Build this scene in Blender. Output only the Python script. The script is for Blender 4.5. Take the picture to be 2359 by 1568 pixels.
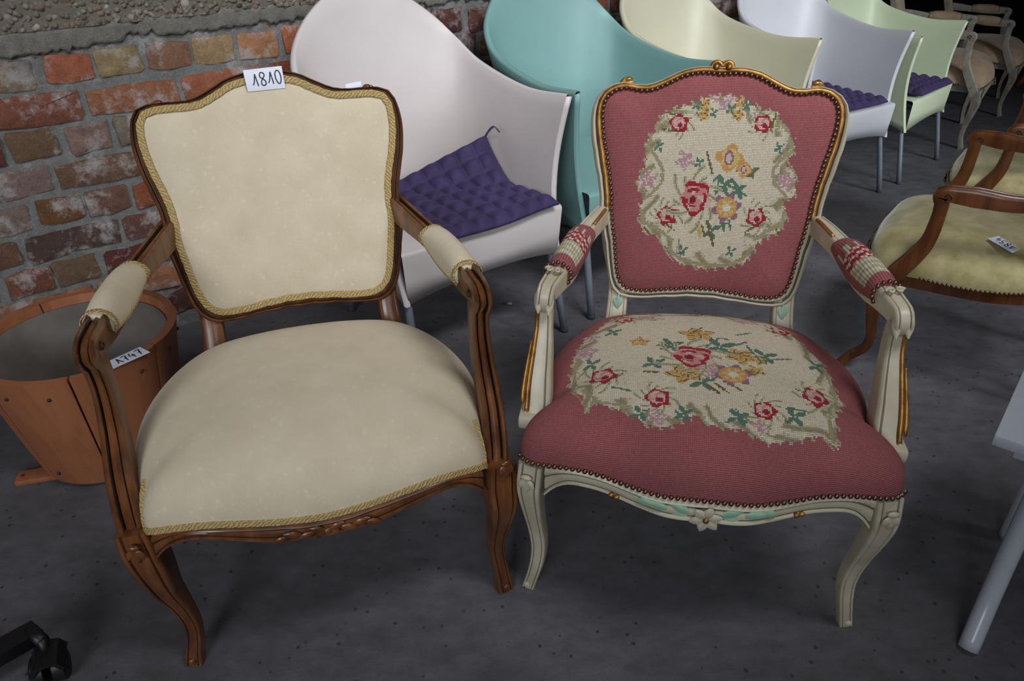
import bpy, bmesh, math, random
import numpy as np
from mathutils import Matrix, Vector

random.seed(7)
rng = np.random.default_rng(11)
C = bpy.context.scene.collection
scene = bpy.context.scene
for o in list(bpy.data.objects):
    bpy.data.objects.remove(o, do_unlink=True)

# ------------------------------------------------------------------ camera
F_PX, CAM_H, PITCH, ROLL = 1740.0, 1.26, 0.549786, -0.016006
cam_data = bpy.data.cameras.new('camera')
cam_data.sensor_fit = 'HORIZONTAL'
cam_data.sensor_width = 36.0
cam_data.lens = F_PX / 2359.0 * 36.0
cam_data.clip_start = 0.05
cam = bpy.data.objects.new('camera', cam_data)
C.objects.link(cam)
fw = Vector((0, math.cos(PITCH), -math.sin(PITCH)))
rt = Vector((1, 0, 0))
up = rt.cross(fw)
r2 = rt * math.cos(ROLL) + up * math.sin(ROLL)
u2 = up * math.cos(ROLL) - rt * math.sin(ROLL)
cam.matrix_world = Matrix(((r2.x, u2.x, -fw.x, 0), (r2.y, u2.y, -fw.y, 0), (r2.z, u2.z, -fw.z, CAM_H), (0, 0, 0, 1)))
scene.camera = cam

# ------------------------------------------------------------------ world, daylight, exposure
vs = scene.view_settings
vs.view_transform = 'Standard'
vs.look = 'None'
vs.gamma = 1.0
vs.use_curve_mapping = False
vs.exposure = -0.17
scene.display_settings.display_device = 'sRGB'
world = bpy.data.worlds.new('daylight')
scene.world = world
world.use_nodes = True
bg = world.node_tree.nodes['Background']
bg.inputs[0].default_value = (0.62, 0.74, 1.0, 1)
bg.inputs[1].default_value = 0.15


def area_light(name, loc, target, sx, sy, power, col, spread):
    d = bpy.data.lights.new(name, 'AREA')
    d.shape = 'RECTANGLE'
    d.size = sx
    d.size_y = sy
    d.energy = power
    d.color = col
    d.spread = math.radians(spread)          # beam narrowed so near floor and corners darken as from lens vignetting
    o = bpy.data.objects.new(name, d)
    C.objects.link(o)
    o.location = loc
    v = Vector(target) - Vector(loc)
    o.rotation_euler = v.to_track_quat('-Z', 'Y').to_euler()
    return o


area_light('daylight_through_skylight', (1.2, 0.45, 3.40), (0.0, 2.60, 0.75), 1.4, 1.0, 24, (0.97, 0.985, 1.0), 70)  # key light from above; the skylight is unseen, placed to suit the shading
area_light('daylight_through_window_right', (4.0, 0.2, 2.2), (1.55, 3.35, 0.45), 1.5, 1.3, 19, (0.90, 0.95, 1.0), 58)
area_light('fill_light_front', (1.127, -1.94, 2.25), (0.0, 2.4, 1.0), 1.5, 1.3, 3.0, (0.92, 0.96, 1.0), 66)  # added fill lamp, source unseen; lifts the chair backs
area_light('fill_light_left', (-1.60, -2.92, 2.35), (-1.0, 2.1, 0.5), 2.0, 1.4, 18, (0.88, 0.94, 1.0), 70)  # added cool fill, source unseen; brightens the brick wall and floor at left


# ------------------------------------------------------------------ helpers
def S(r, g, b):
    f = lambda c: ((c / 255 + 0.055) / 1.055) ** 2.4 if c > 10 else c / 255 / 12.92
    return (f(r), f(g), f(b), 1.0)


def link(o, parent=None):
    C.objects.link(o)
    if parent is not None:
        o.parent = parent
    return o


def tag(o, label=None, cat=None, group=None, kind=None):
    if label: o['label'] = label
    if cat: o['category'] = cat
    if group: o['group'] = group
    if kind: o['kind'] = kind
    return o


def thing(name, label, cat, loc=(0, 0, 0), rz=0.0, group=None):
    o = bpy.data.objects.new(name, None)
    o.empty_display_size = 0.1
    link(o)
    o.location = loc
    o.rotation_euler = (0, 0, rz)
    return tag(o, label, cat, group)


def mesh_data(name, V, F, mats, fm=None, smooth=True, fix=True, flat_angle=None):
    me = bpy.data.meshes.new(name)
    me.from_pydata([tuple(map(float, v)) for v in V], [], [tuple(map(int, f)) for f in F])
    mats = mats if isinstance(mats, (list, tuple)) else [mats]
    for m in mats:
        me.materials.append(m)
    if fm is not None:
        me.polygons.foreach_set('material_index', np.asarray(fm, dtype=np.int32))
    if fix:
        bm = bmesh.new()
        bm.from_mesh(me)
        bmesh.ops.recalc_face_normals(bm, faces=bm.faces)
        bm.to_mesh(me)
        bm.free()
    me.polygons.foreach_set('use_smooth', [smooth] * len(me.polygons))
    if flat_angle is not None:
        me.set_sharp_from_angle(angle=math.radians(flat_angle))
    me.update()
    return me


def mobj(name, V, F, mats, parent=None, fm=None, smooth=True, fix=True, flat_angle=None):
    o = bpy.data.objects.new(name, mesh_data(name, V, F, mats, fm, smooth, fix, flat_angle))
    return link(o, parent)


class MB:
    """collects several shells into one mesh"""
    def __init__(self):
        self.V, self.F, self.M = [], [], []

    def add(self, V, F, m=0):
        n = len(self.V)
        self.V += [tuple(v) for v in V]
        self.F += [tuple(i + n for i in f) for f in F]
        self.M += [m] * len(F) if isinstance(m, int) else list(m)
        return self

    def build(self, name, mats, parent=None, smooth=True, flat_angle=None):
        return mobj(name, self.V, self.F, mats, parent, self.M, smooth, True, flat_angle)


def cr(P, n, closed=False):
    """Catmull-Rom resample to n points, uniform in arc length"""
    P = np.asarray(P, float)
    if closed:
        Q = np.vstack([P[-1], P, P[0], P[1]])
    else:
        Q = np.vstack([2 * P[0] - P[1], P, 2 * P[-1] - P[-2]])
    out = []
    for i in range(1, len(Q) - 2):
        t = np.linspace(0, 1, 16, endpoint=False)[:, None]
        a, b, c, d = Q[i - 1], Q[i], Q[i + 1], Q[i + 2]
        out.append(0.5 * (2 * b + (c - a) * t + (2 * a - 5 * b + 4 * c - d) * t ** 2 + (3 * b - a - 3 * c + d) * t ** 3))
    out.append(Q[-2][None])
    A = np.vstack(out)
    s = np.r_[0, np.cumsum(np.linalg.norm(np.diff(A, axis=0), axis=1))]
    u = np.linspace(0, s[-1], n + 1)[:-1] if closed else np.linspace(0, s[-1], n)
    return np.stack([np.interp(u, s, A[:, k]) for k in range(A.shape[1])], 1)


def frames(P, side, closed=False):
    P = np.asarray(P, float)
    if closed:
        T = np.roll(P, -1, 0) - np.roll(P, 1, 0)
    else:
        T = np.gradient(P, axis=0)
    T /= np.linalg.norm(T, axis=1)[:, None]
    side = np.broadcast_to(np.asarray(side, float), P.shape)
    O = np.cross(T, side)
    O /= np.linalg.norm(O, axis=1)[:, None]
    Sd = np.cross(O, T)
    return T, Sd, O


def sweep(P, sec, side, closed=False, cap=True, scale=None):
    """sec: (K,2) or list of (K,2) in (side, out); returns V, F, section-edge index per face"""
    P = np.asarray(P, float)
    T, Sd, O = frames(P, side, closed)
    n = len(P)
    secs = sec if isinstance(sec, list) else [sec] * n
    K = len(secs[0])
    V = []
    for i in range(n):
        q = np.asarray(secs[i], float)
        if scale is not None:
            q = q * scale[i]
        V.append(P[i] + q[:, :1] * Sd[i] + q[:, 1:2] * O[i])
    V = np.vstack(V)
    F, E = [], []
    for i in range(n if closed else n - 1):
        a, b = i * K, ((i + 1) % n) * K
        for k in range(K):
            k2 = (k + 1) % K
            F.append((a + k, a + k2, b + k2, b + k))
            E.append(k)
    if cap and not closed:
        F.append(tuple(range(K)))
        F.append(tuple((n - 1) * K + k for k in range(K - 1, -1, -1)))
        E += [-1, -1]
    return V, F, E


def circ(r, k=10, sx=1.0, sy=1.0):
    a = np.linspace(0, 2 * np.pi, k, endpoint=False)
    return np.c_[np.cos(a) * r * sx, np.sin(a) * r * sy]


def tube(P, r, k=10, closed=False, scale=None, side=None):
    P = np.asarray(P, float)
    if side is None:
        d = P[-1] - P[0]
        side = (1, 0, 0) if abs(d[0]) < 0.8 * np.linalg.norm(d) + 1e-9 and not closed else (0, 0.3, 1)
    return sweep(P, circ(r, k), side, closed, True, scale)[:2]


def box(x0, x1, y0, y1, z0, z1, bev=0.0):
    bm = bmesh.new()
    bmesh.ops.create_cube(bm, size=1)
    for v in bm.verts:
        v.co = Vector(((x0 + x1) / 2 + v.co.x * (x1 - x0), (y0 + y1) / 2 + v.co.y * (y1 - y0), (z0 + z1) / 2 + v.co.z * (z1 - z0)))
    if bev:
        bmesh.ops.bevel(bm, geom=bm.edges[:], offset=bev, segments=2, profile=0.5, affect='EDGES')
    bm.verts.index_update()
    V = [v.co[:] for v in bm.verts]
    F = [[v.index for v in f.verts] for f in bm.faces]
    bm.free()
    return V, F


def ellipsoid(c, r, M=None, nu=12, nv=8):
    V, F = [], []
    M = np.eye(3) if M is None else np.asarray(M, float)
    c = np.asarray(c, float)
    for j in range(nv + 1):
        th = np.pi * j / nv
        for i in range(nu):
            ph = 2 * np.pi * i / nu
            p = np.array([np.sin(th) * np.cos(ph), np.sin(th) * np.sin(ph), np.cos(th)]) * r
            V.append(c + M @ p)
    for j in range(nv):
        for i in range(nu):
            F.append((j * nu + i, j * nu + (i + 1) % nu, (j + 1) * nu + (i + 1) % nu, (j + 1) * nu + i))
    return V, F


def lathe(prof, k=32):
    V, F = [], []
    for r, z in prof:
        for i in range(k):
            a = 2 * np.pi * i / k
            V.append((r * np.cos(a), r * np.sin(a), z))
    for j in range(len(prof) - 1):
        for i in range(k):
            F.append((j * k + i, j * k + (i + 1) % k, (j + 1) * k + (i + 1) % k, (j + 1) * k + i))
    return V, F


# ------------------------------------------------------------------ materials
class N:
    def __init__(self, name):
        self.m = bpy.data.materials.new(name)
        self.m.use_nodes = True
        self.t = self.m.node_tree
        self.b = self.t.nodes['Principled BSDF']

    def n(self, typ, **kw):
        x = self.t.nodes.new(typ)
        for k, v in kw.items():
            if k.startswith('i_'):
                x.inputs[k[2:].replace('_', ' ')].default_value = v
            else:
                setattr(x, k, v)
        return x

    def l(self, a, b):
        self.t.links.new(a, b)

    def set(self, **kw):
        for k, v in kw.items():
            self.b.inputs[k.replace('_', ' ')].default_value = v
        return self

    def coord(self, kind='Object', scale=(1, 1, 1)):
        tc = self.n('ShaderNodeTexCoord')
        mp = self.n('ShaderNodeMapping')
        mp.inputs['Scale'].default_value = scale
        self.l(tc.outputs[kind], mp.inputs['Vector'])
        return mp.outputs[0]

    def pos(self, scale=(1, 1, 1)):
        g = self.n('ShaderNodeNewGeometry')
        mp = self.n('ShaderNodeMapping')
        mp.inputs['Scale'].default_value = scale
        self.l(g.outputs['Position'], mp.inputs['Vector'])
        return mp.outputs[0]

    def noise(self, vec, scale, detail=4, rough=0.55):
        x = self.n('ShaderNodeTexNoise')
        x.inputs['Scale'].default_value = scale
        x.inputs['Detail'].default_value = detail
        x.inputs['Roughness'].default_value = rough
        self.l(vec, x.inputs['Vector'])
        return x.outputs['Fac']

    def ramp(self, fac, stops, interp='LINEAR'):
        r = self.n('ShaderNodeValToRGB')
        r.color_ramp.interpolation = interp
        e = r.color_ramp.elements
        while len(e) < len(stops):
            e.new(0.5)
        for x, (p, c) in zip(e, stops):
            x.position = p
            x.color = c if len(c) == 4 else (*c, 1)
        self.l(fac, r.inputs[0])
        return r.outputs[0]

    def mix(self, fac, a, b, typ='MIX'):
        x = self.n('ShaderNodeMix', data_type='RGBA', blend_type=typ)
        for sock, v in ((x.inputs[0], fac), (x.inputs[6], a), (x.inputs[7], b)):
            if hasattr(v, 'is_output'):
                self.l(v, sock)
            else:
                sock.default_value = v
        return x.outputs[2]

    def math(self, op, a, b=0.5):
        x = self.n('ShaderNodeMath', operation=op)
        for sock, v in ((x.inputs[0], a), (x.inputs[1], b)):
            if hasattr(v, 'is_output'):
                self.l(v, sock)
            else:
                sock.default_value = v
        return x.outputs[0]

    def color(self, c):
        self.l(c, self.b.inputs['Base Color'])

    def bump(self, h, strength=0.3, dist=0.002):
        x = self.n('ShaderNodeBump')
        x.inputs['Strength'].default_value = strength
        x.inputs['Distance'].default_value = dist
        self.l(h, x.inputs['Height'])
        self.l(x.outputs[0], self.b.inputs['Normal'])


W1, B0 = (1, 1, 1, 1), (0, 0, 0, 1)


def plain(name, col, rough=0.5, metal=0.0, var=0.08, nscale=30, **kw):
    m = N(name)
    m.set(Roughness=rough, Metallic=metal, **kw)
    v = m.coord()
    f = m.noise(v, nscale, 5)
    lo = tuple(c * (1 - var) for c in col[:3]) + (1,)
    hi = tuple(min(1, c * (1 + var)) for c in col[:3]) + (1,)
    m.color(m.ramp(f, [(0.3, lo), (0.7, hi)]))
    return m.m


def wood(name, dark, mid, light, rough=0.32, scale=(40, 40, 5), coat=0.25):
    m = N(name)
    m.set(Roughness=rough)
    m.b.inputs['Coat Weight'].default_value = coat
    m.b.inputs['Coat Roughness'].default_value = 0.18
    v = m.coord('Object', scale)
    f = m.noise(v, 1.0, 6, 0.6)
    big = m.noise(m.coord('Object', (1, 1, 1)), 9, 3)
    c = m.ramp(f, [(0.25, dark), (0.5, mid), (0.75, light)])
    c2 = m.ramp(big, [(0.35, (0.62, 0.62, 0.62, 1)), (0.65, W1)])
    m.color(m.mix(1.0, c, c2, 'MULTIPLY'))
    m.bump(f, 0.12, 0.001)
    return m.m


M = {}
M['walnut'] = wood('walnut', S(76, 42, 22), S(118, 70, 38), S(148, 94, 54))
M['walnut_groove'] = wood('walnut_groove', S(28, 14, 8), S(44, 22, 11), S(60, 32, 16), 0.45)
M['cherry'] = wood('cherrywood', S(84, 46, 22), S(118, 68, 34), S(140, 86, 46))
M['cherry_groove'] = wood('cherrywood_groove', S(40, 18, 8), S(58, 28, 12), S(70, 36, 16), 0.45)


def painted():
    m = N('antique_cream_paint')
    m.set(Roughness=0.38)
    v = m.coord()
    f = m.noise(v, 18, 5)
    c = m.ramp(f, [(0.3, S(182, 170, 146)), (0.7, S(204, 195, 174))])
    ch = m.noise(m.coord('Object', (60, 60, 20)), 1.0, 6, 0.7)
    chip = m.ramp(ch, [(0.70, B0), (0.735, W1)])
    m.color(m.mix(chip, c, S(150, 98, 48)))
    m.bump(f, 0.1, 0.001)
    return m.m


M['cream_paint'] = painted()
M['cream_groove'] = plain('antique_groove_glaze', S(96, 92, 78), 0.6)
M['mint'] = plain('mint_green_paint', S(150, 188, 160), 0.5, var=0.15, nscale=60)


def gilt():
    m = N('worn_gilding')
    m.set(Roughness=0.42, Metallic=0.75)
    f = m.noise(m.coord('Object', (1, 1, 1)), 45, 6, 0.65)
    m.color(m.ramp(f, [(0.28, S(100, 64, 28)), (0.5, S(172, 124, 64)), (0.75, S(196, 150, 84))]))
    m.bump(f, 0.15, 0.001)
    return m.m


M['gilt'] = gilt()
M['nail'] = plain('antique_brass_nail', S(120, 92, 78), 0.34, 0.9, 0.25, 200)
M['brass_dot'] = plain('dark_screw', S(52, 38, 28), 0.6)


def damask():
    m = N('cream_damask')
    m.set(Roughness=0.85)
    m.b.inputs['Sheen Weight'].default_value = 0.15
    v = m.coord('Object', (1, 1, 1))
    w = m.noise(m.coord('Object', (900, 900, 300)), 1.0, 2)
    spots = m.n('ShaderNodeTexVoronoi')
    spots.inputs['Scale'].default_value = 62
    m.l(v, spots.inputs['Vector'])
    sp = m.ramp(spots.outputs['Distance'], [(0.10, W1), (0.34, B0)])
    nz = m.noise(v, 14, 4)
    base = m.ramp(nz, [(0.3, S(212, 197, 169)), (0.7, S(223, 209, 183))])
    sf = m.math('MULTIPLY', m.math('MULTIPLY', sp, m.ramp(m.noise(v, 55, 2), [(0.45, B0), (0.6, W1)])), 0.38)
    c = m.mix(sf, base, S(238, 230, 206))
    c = m.mix(0.14, c, m.ramp(w, [(0.3, S(130, 118, 96)), (0.7, W1)]), 'MULTIPLY')
    m.color(c)
    m.bump(w, 0.25, 0.0006)
    return m.m


M['damask'] = damask()


def gimp():
    m = N('gold_gimp_braid')
    m.set(Roughness=0.8)
    uv = m.n('ShaderNodeUVMap')
    wv = m.n('ShaderNodeTexWave', wave_type='BANDS', bands_direction='DIAGONAL')
    wv.inputs['Scale'].default_value = 0.5
    wv.inputs['Distortion'].default_value = 6.0
    wv.inputs['Detail Scale'].default_value = 1.5
    m.l(uv.outputs[0], wv.inputs['Vector'])
    f = m.noise(m.coord('Object', (1, 1, 1)), 420, 3, 0.7)
    h = m.math('ADD', wv.outputs['Fac'], m.math('MULTIPLY', f, 0.9))
    m.color(m.ramp(h, [(0.15, S(112, 86, 44)), (0.6, S(168, 141, 88)), (1.0, S(196, 170, 114))]))
    m.bump(h, 0.7, 0.0018)
    return m.m


M['gimp'] = gimp()


def needlepoint():
    m = N('needlepoint_wool')
    m.set(Roughness=0.92)
    at = m.n('ShaderNodeAttribute', attribute_name='stitch')
    uv = m.n('ShaderNodeUVMap')
    sp = m.n('ShaderNodeSeparateXYZ')
    m.l(uv.outputs[0], sp.inputs[0])

    def hump(o):
        fr = m.math('FRACT', o)
        return m.math('SINE', m.math('MULTIPLY', fr, math.pi))
    h = m.math('MULTIPLY', m.math('POWER', hump(sp.outputs[0]), 0.35), m.math('POWER', hump(sp.outputs[1]), 0.8))
    f = m.noise(m.coord('Object', (1, 1, 1)), 900, 2)
    shade = m.ramp(h, [(0.0, (0.16, 0.12, 0.12, 1)), (0.75, W1)])
    c = m.mix(0.75, at.outputs['Color'], shade, 'MULTIPLY')
    c = m.mix(0.25, c, m.ramp(f, [(0.3, (0.6, 0.6, 0.6, 1)), (0.7, W1)]), 'MULTIPLY')
    m.color(c)
    m.bump(h, 0.55, 0.0016)
    return m.m


M['needle'] = needlepoint()


def velvet(name, a, b, sheen=0.6):
    m = N(name)
    m.set(Roughness=0.75)
    m.b.inputs['Sheen Weight'].default_value = sheen
    m.b.inputs['Sheen Roughness'].default_value = 0.4
    f = m.noise(m.coord('Object', (1, 1, 1)), 16, 5, 0.6)
    m.color(m.ramp(f, [(0.32, a), (0.68, b)]))
    m.bump(m.noise(m.coord('Object', (1, 1, 1)), 700, 2), 0.2, 0.0006)
    return m.m


M['velvet'] = velvet('gold_velvet', S(158, 146, 96), S(196, 184, 138))
M['purple'] = velvet('purple_cotton', S(46, 34, 72), S(62, 47, 96), 0.08)
M['beige'] = velvet('beige_plush', S(146, 122, 98), S(170, 146, 120), 0.3)


def wicker(name, col):
    m = N(name)
    m.set(Roughness=0.42)
    uv = m.n('ShaderNodeUVMap')
    v = m.coord('Object', (1, 1, 1))
    w = m.n('ShaderNodeTexWave', wave_type='BANDS', bands_direction='Z')
    w.inputs['Scale'].default_value = 90
    m.l(v, w.inputs['Vector'])
    w2 = m.n('ShaderNodeTexWave', wave_type='BANDS', bands_direction='X')
    w2.inputs['Scale'].default_value = 90
    m.l(v, w2.inputs['Vector'])
    h = m.math('ADD', w.outputs['Fac'], w2.outputs['Fac'])
    f = m.noise(v, 6, 4)
    lo = tuple(c * 0.93 for c in col[:3]) + (1,)
    m.color(m.ramp(f, [(0.3, lo), (0.7, col)]))
    m.bump(h, 0.08, 0.0006)
    return m.m


WK = {'pink': wicker('pinkish_white_weave', S(216, 207, 206)), 'green': wicker('sea_green_weave', S(126, 166, 164)),
      'cream': wicker('cream_weave', S(202, 198, 174)), 'lilac': wicker('lilac_white_weave', S(208, 209, 214)),
      'lime': wicker('pale_lime_weave', S(206, 218, 186))}
M['aluminium'] = plain('brushed_aluminium', S(136, 142, 156), 0.4, 0.35, 0.06, 60)
M['rubber'] = plain('grey_rubber', S(60, 60, 62), 0.8)
M['paper'] = plain('white_paper', S(232, 236, 250), 0.7, var=0.02)
M['ink'] = plain('black_ink', S(28, 34, 52), 0.6)
M['black'] = plain('black_plastic', S(22, 22, 24), 0.45, var=0.2)
M['white_gloss'] = plain('white_lacquer', S(190, 194, 204), 0.22, var=0.03)
M['grey_paint'] = plain('greyed_antique_paint', S(128, 120, 108), 0.5, var=0.25, nscale=40)
M['orange_wood'] = wood('honey_oak', S(110, 58, 20), S(156, 88, 32), S(186, 112, 46))


def tubwood():
    m = N('orange_stained_pine')
    m.set(Roughness=0.5)
    m.b.inputs['Coat Weight'].default_value = 0.15
    v = m.coord('Object', (13, 13, 2.2))
    oi = m.n('ShaderNodeObjectInfo')
    f = m.noise(v, 1.0, 5, 0.55)
    r = m.math('MULTIPLY', m.math('ADD', f, m.math('MULTIPLY', oi.outputs['Random'], 0.3)), 7.0)
    rings = m.math('FRACT', r)
    c = m.ramp(rings, [(0.0, S(160, 98, 64)), (0.6, S(170, 106, 70)), (0.92, S(148, 86, 54)), (1.0, S(140, 78, 46))])
    m.color(m.mix(0.6, c, m.ramp(f, [(0.3, S(146, 86, 56)), (0.7, S(178, 114, 76))])))
    m.bump(f, 0.1, 0.001)
    return m.m


M['tub'] = tubwood()
M['tub_inside'] = plain('weathered_grey_wood', S(112, 104, 98), 0.8, var=0.25, nscale=12)


def brick():
    m = N('old_brick')
    m.set(Roughness=0.9)
    oi = m.n('ShaderNodeObjectInfo')
    p = m.pos((1, 1, 1))
    f = m.noise(p, 38, 6, 0.65)
    f2 = m.noise(p, 150, 4, 0.7)
    c = m.mix(0.7, oi.outputs['Color'], m.ramp(f, [(0.3, (0.5, 0.5, 0.5, 1)), (0.65, (1.0, 1.02, 1.04, 1))]), 'MULTIPLY')
    c = m.mix(0.4, c, m.ramp(f2, [(0.35, (0.5, 0.5, 0.5, 1)), (0.6, W1)]), 'MULTIPLY')
    lime = m.noise(p, 11, 7, 0.72)
    lm = m.ramp(lime, [(0.50, B0), (0.62, W1)])
    c = m.mix(m.math('MULTIPLY', lm, 0.8), c, S(178, 172, 170))
    soot = m.ramp(m.noise(m.pos((1, 1, 1.0)), 5.3, 5), [(0.60, B0), (0.70, W1)])
    c = m.mix(m.math('MULTIPLY', soot, 0.55), c, S(48, 42, 44))
    m.color(c)
    m.bump(m.math('ADD', f, m.math('MULTIPLY', f2, 0.6)), 0.7, 0.006)
    return m.m


M['brick'] = brick()


def mortar(name, a, b, limey=0.5):
    m = N(name)
    m.set(Roughness=0.95)
    p = m.pos()
    f = m.noise(p, 30, 7, 0.7)
    f2 = m.noise(p, 260, 3, 0.7)
    c = m.ramp(f, [(0.3, a), (0.7, b)])
    lm = m.ramp(m.noise(p, 11, 7, 0.72), [(0.53, B0), (0.62, W1)])
    c = m.mix(m.math('MULTIPLY', lm, limey), c, S(186, 184, 184))
    c = m.mix(0.45, c, m.ramp(f2, [(0.3, (0.5, 0.5, 0.5, 1)), (0.65, W1)]), 'MULTIPLY')
    m.color(c)
    m.bump(m.math('ADD', f, m.math('MULTIPLY', f2, 0.5)), 0.8, 0.006)
    return m.m


M['mortar'] = mortar('grey_mortar', S(112, 110, 108), S(146, 145, 143))
M['ledge'] = mortar('cement_ledge', S(118, 114, 106), S(146, 142, 134), 0.15)


def aggregate():
    m = N('rough_concrete')
    m.set(Roughness=0.95)
    p = m.pos()
    v = m.n('ShaderNodeTexVoronoi')
    v.inputs['Scale'].default_value = 62
    m.l(p, v.inputs['Vector'])
    f = m.noise(p, 25, 7, 0.7)
    hs = m.ramp(m.math('FRACT', m.math('MULTIPLY', v.outputs['Color'], 1.0)), [(0.1, S(92, 84, 74)), (0.4, S(140, 130, 116)), (0.6, S(152, 122, 100)), (0.85, S(170, 166, 154))])
    gap = m.ramp(v.outputs['Distance'], [(0.25, W1), (0.55, B0)])
    c = m.mix(m.math('MULTIPLY', gap, 0.75), S(122, 116, 104), hs)
    c = m.mix(0.5, c, m.ramp(f, [(0.3, (0.55, 0.55, 0.55, 1)), (0.6, W1)]), 'MULTIPLY')
    m.color(c)
    m.bump(m.math('ADD', gap, f), 0.8, 0.008)
    return m.m


M['aggregate'] = aggregate()


def pebble():
    m = N('pebbles')
    m.set(Roughness=0.8)
    g = m.n('ShaderNodeNewGeometry')
    c = m.ramp(g.outputs['Random Per Island'], [(0.0, S(62, 50, 42)), (0.25, S(112, 92, 76)), (0.5, S(150, 142, 130)), (0.75, S(132, 112, 92)), (1.0, S(176, 170, 160))])
    m.color(c)
    return m.m


M['pebble'] = pebble()


def floor_mat():
    m = N('concrete_floor')
    p = m.pos()
    big = m.noise(p, 1.6, 6, 0.6)
    mid = m.noise(m.pos((1, 1.6, 1)), 14, 7, 0.7)
    fine = m.noise(p, 220, 3, 0.7)
    c = m.ramp(big, [(0.3, S(92, 91, 96)), (0.7, S(118, 117, 124))])
    c = m.mix(0.6, c, m.ramp(mid, [(0.3, (0.46, 0.45, 0.44, 1)), (0.7, (1.18, 1.18, 1.2, 1))]), 'MULTIPLY')
    c = m.mix(0.35, c, m.ramp(fine, [(0.3, (0.55, 0.55, 0.55, 1)), (0.65, W1)]), 'MULTIPLY')
    v = m.n('ShaderNodeTexVoronoi')
    v.inputs['Scale'].default_value = 34
    v.inputs['Randomness'].default_value = 1.0
    m.l(p, v.inputs['Vector'])
    speck = m.ramp(v.outputs['Distance'], [(0.10, W1), (0.17, B0)])
    on = m.ramp(m.noise(p, 9, 3), [(0.44, B0), (0.52, W1)])
    c = m.mix(m.math('MULTIPLY', m.math('MULTIPLY', speck, on), 0.8), c, S(44, 42, 44))
    v2 = m.n('ShaderNodeTexVoronoi')
    v2.inputs['Scale'].default_value = 60
    m.l(p, v2.inputs['Vector'])
    sp2 = m.ramp(v2.outputs['Distance'], [(0.08, W1), (0.16, B0)])
    c = m.mix(m.math('MULTIPLY', m.math('MULTIPLY', sp2, m.ramp(mid, [(0.5, B0), (0.6, W1)])), 0.5), c, S(60, 58, 60))
    m.color(c)
    rg = m.ramp(mid, [(0.3, (0.55, 0.55, 0.55, 1)), (0.7, (0.75, 0.75, 0.75, 1))])
    m.l(rg, m.b.inputs['Roughness'])
    m.bump(m.math('ADD', mid, m.math('MULTIPLY', fine, 0.4)), 0.25, 0.004)
    return m.m


M['floor'] = floor_mat()
M['plaster'] = plain('dirty_plaster', S(112, 106, 100), 0.95, var=0.2, nscale=4)
M['roof'] = plain('dark_roof_boards', S(84, 76, 70), 0.95, var=0.2, nscale=3)
# ------------------------------------------------------------------ the hall
WA = math.radians(35.0)
WU = np.array([math.cos(WA), math.sin(WA), 0.0])
WN = np.array([math.sin(WA), -math.cos(WA), 0.0])
WQ = np.array([0.0, 2.95, 0.0])
WZ = np.array([0, 0, 1.0])


def wp(u, n, z):
    return WQ + u * WU + n * WN + z * WZ


U0, U1, DEPTH, HC = -4.8, 9.0, 4.75, 3.5
U_END, RECESS = 2.42, -3.2      # the brick wall stops here; beyond it the hall opens into a dim bay


def quad_grid(P0, du, dv, nu, nv, disp=None):
    V, F = [], []
    for j in range(nv + 1):
        for i in range(nu + 1):
            p = P0 + du * (i / nu) + dv * (j / nv)
            if disp is not None:
                p = p + disp(i / nu, j / nv)
            V.append(p)
    for j in range(nv):
        for i in range(nu):
            a = j * (nu + 1) + i
            F.append((a, a + 1, a + nu + 2, a + nu + 1))
    return V, F


def slab(name, corners, thick, mat):
    c = [np.array(p, float) for p in corners]
    nrm = np.cross(c[1] - c[0], c[3] - c[0])
    nrm /= np.linalg.norm(nrm)
    V = c + [p - nrm * thick for p in c]
    F = [(0, 1, 2, 3), (7, 6, 5, 4), (0, 4, 5, 1), (1, 5, 6, 2), (2, 6, 7, 3), (3, 7, 4, 0)]
    o = mobj(name, V, F, mat, smooth=False)
    return tag(o, kind='structure')


slab('floor', [wp(U0, RECESS - 0.2, 0), wp(U0, DEPTH, 0), wp(U1, DEPTH, 0), wp(U1, RECESS - 0.2, 0)], 0.1, M['floor'])
slab('ceiling', [wp(U0, RECESS - 0.2, HC), wp(U1, RECESS - 0.2, HC), wp(U1, DEPTH, HC), wp(U0, DEPTH, HC)], 0.1, M['roof'])


def holed_wall(name, A, B, hole, z0, z1, thick_dir):
    """upright wall from A to B on plan with window openings (t0, t1) x (z0, z1)"""
    A, B = np.array(A, float), np.array(B, float)
    mb = MB()

    def piece(ta, tb, za, zb):
        P = [A + (B - A) * t + np.array([0, 0, z]) for t, z in ((ta, za), (tb, za), (tb, zb), (ta, zb))]
        Q = [p + thick_dir for p in P]
        mb.add(P + Q, [(0, 1, 2, 3), (7, 6, 5, 4), (0, 4, 5, 1), (1, 5, 6, 2), (2, 6, 7, 3), (3, 7, 4, 0)])
    last = 0
    for t0, t1 in hole:
        piece(last, t0, 0, HC)
        piece(t0, t1, 0, z0)
        piece(t0, t1, z1, HC)
        last = t1
    piece(last, 1, 0, HC)
    o = mb.build(name, M['plaster'], smooth=False)
    return tag(o, kind='structure')


holed_wall('wall_front', wp(U0, DEPTH, 0), wp(U1, DEPTH, 0), [((a_ - U0) / (U1 - U0), (b_ - U0) / (U1 - U0)) for a_, b_ in ((-2.7, -1.05), (0.85, 2.5))], 1.55, 2.95, 0.15 * WN)
holed_wall('wall_left', wp(U0, 0, 0), wp(U0, DEPTH, 0), [(2.6 / DEPTH, 4.7 / DEPTH)], 1.6, 3.1, -0.15 * WU)
slab('wall_right', [wp(U1, RECESS, 0), wp(U1, DEPTH, 0), wp(U1, DEPTH, HC), wp(U1, RECESS, HC)], -0.1, M['plaster'])

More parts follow.
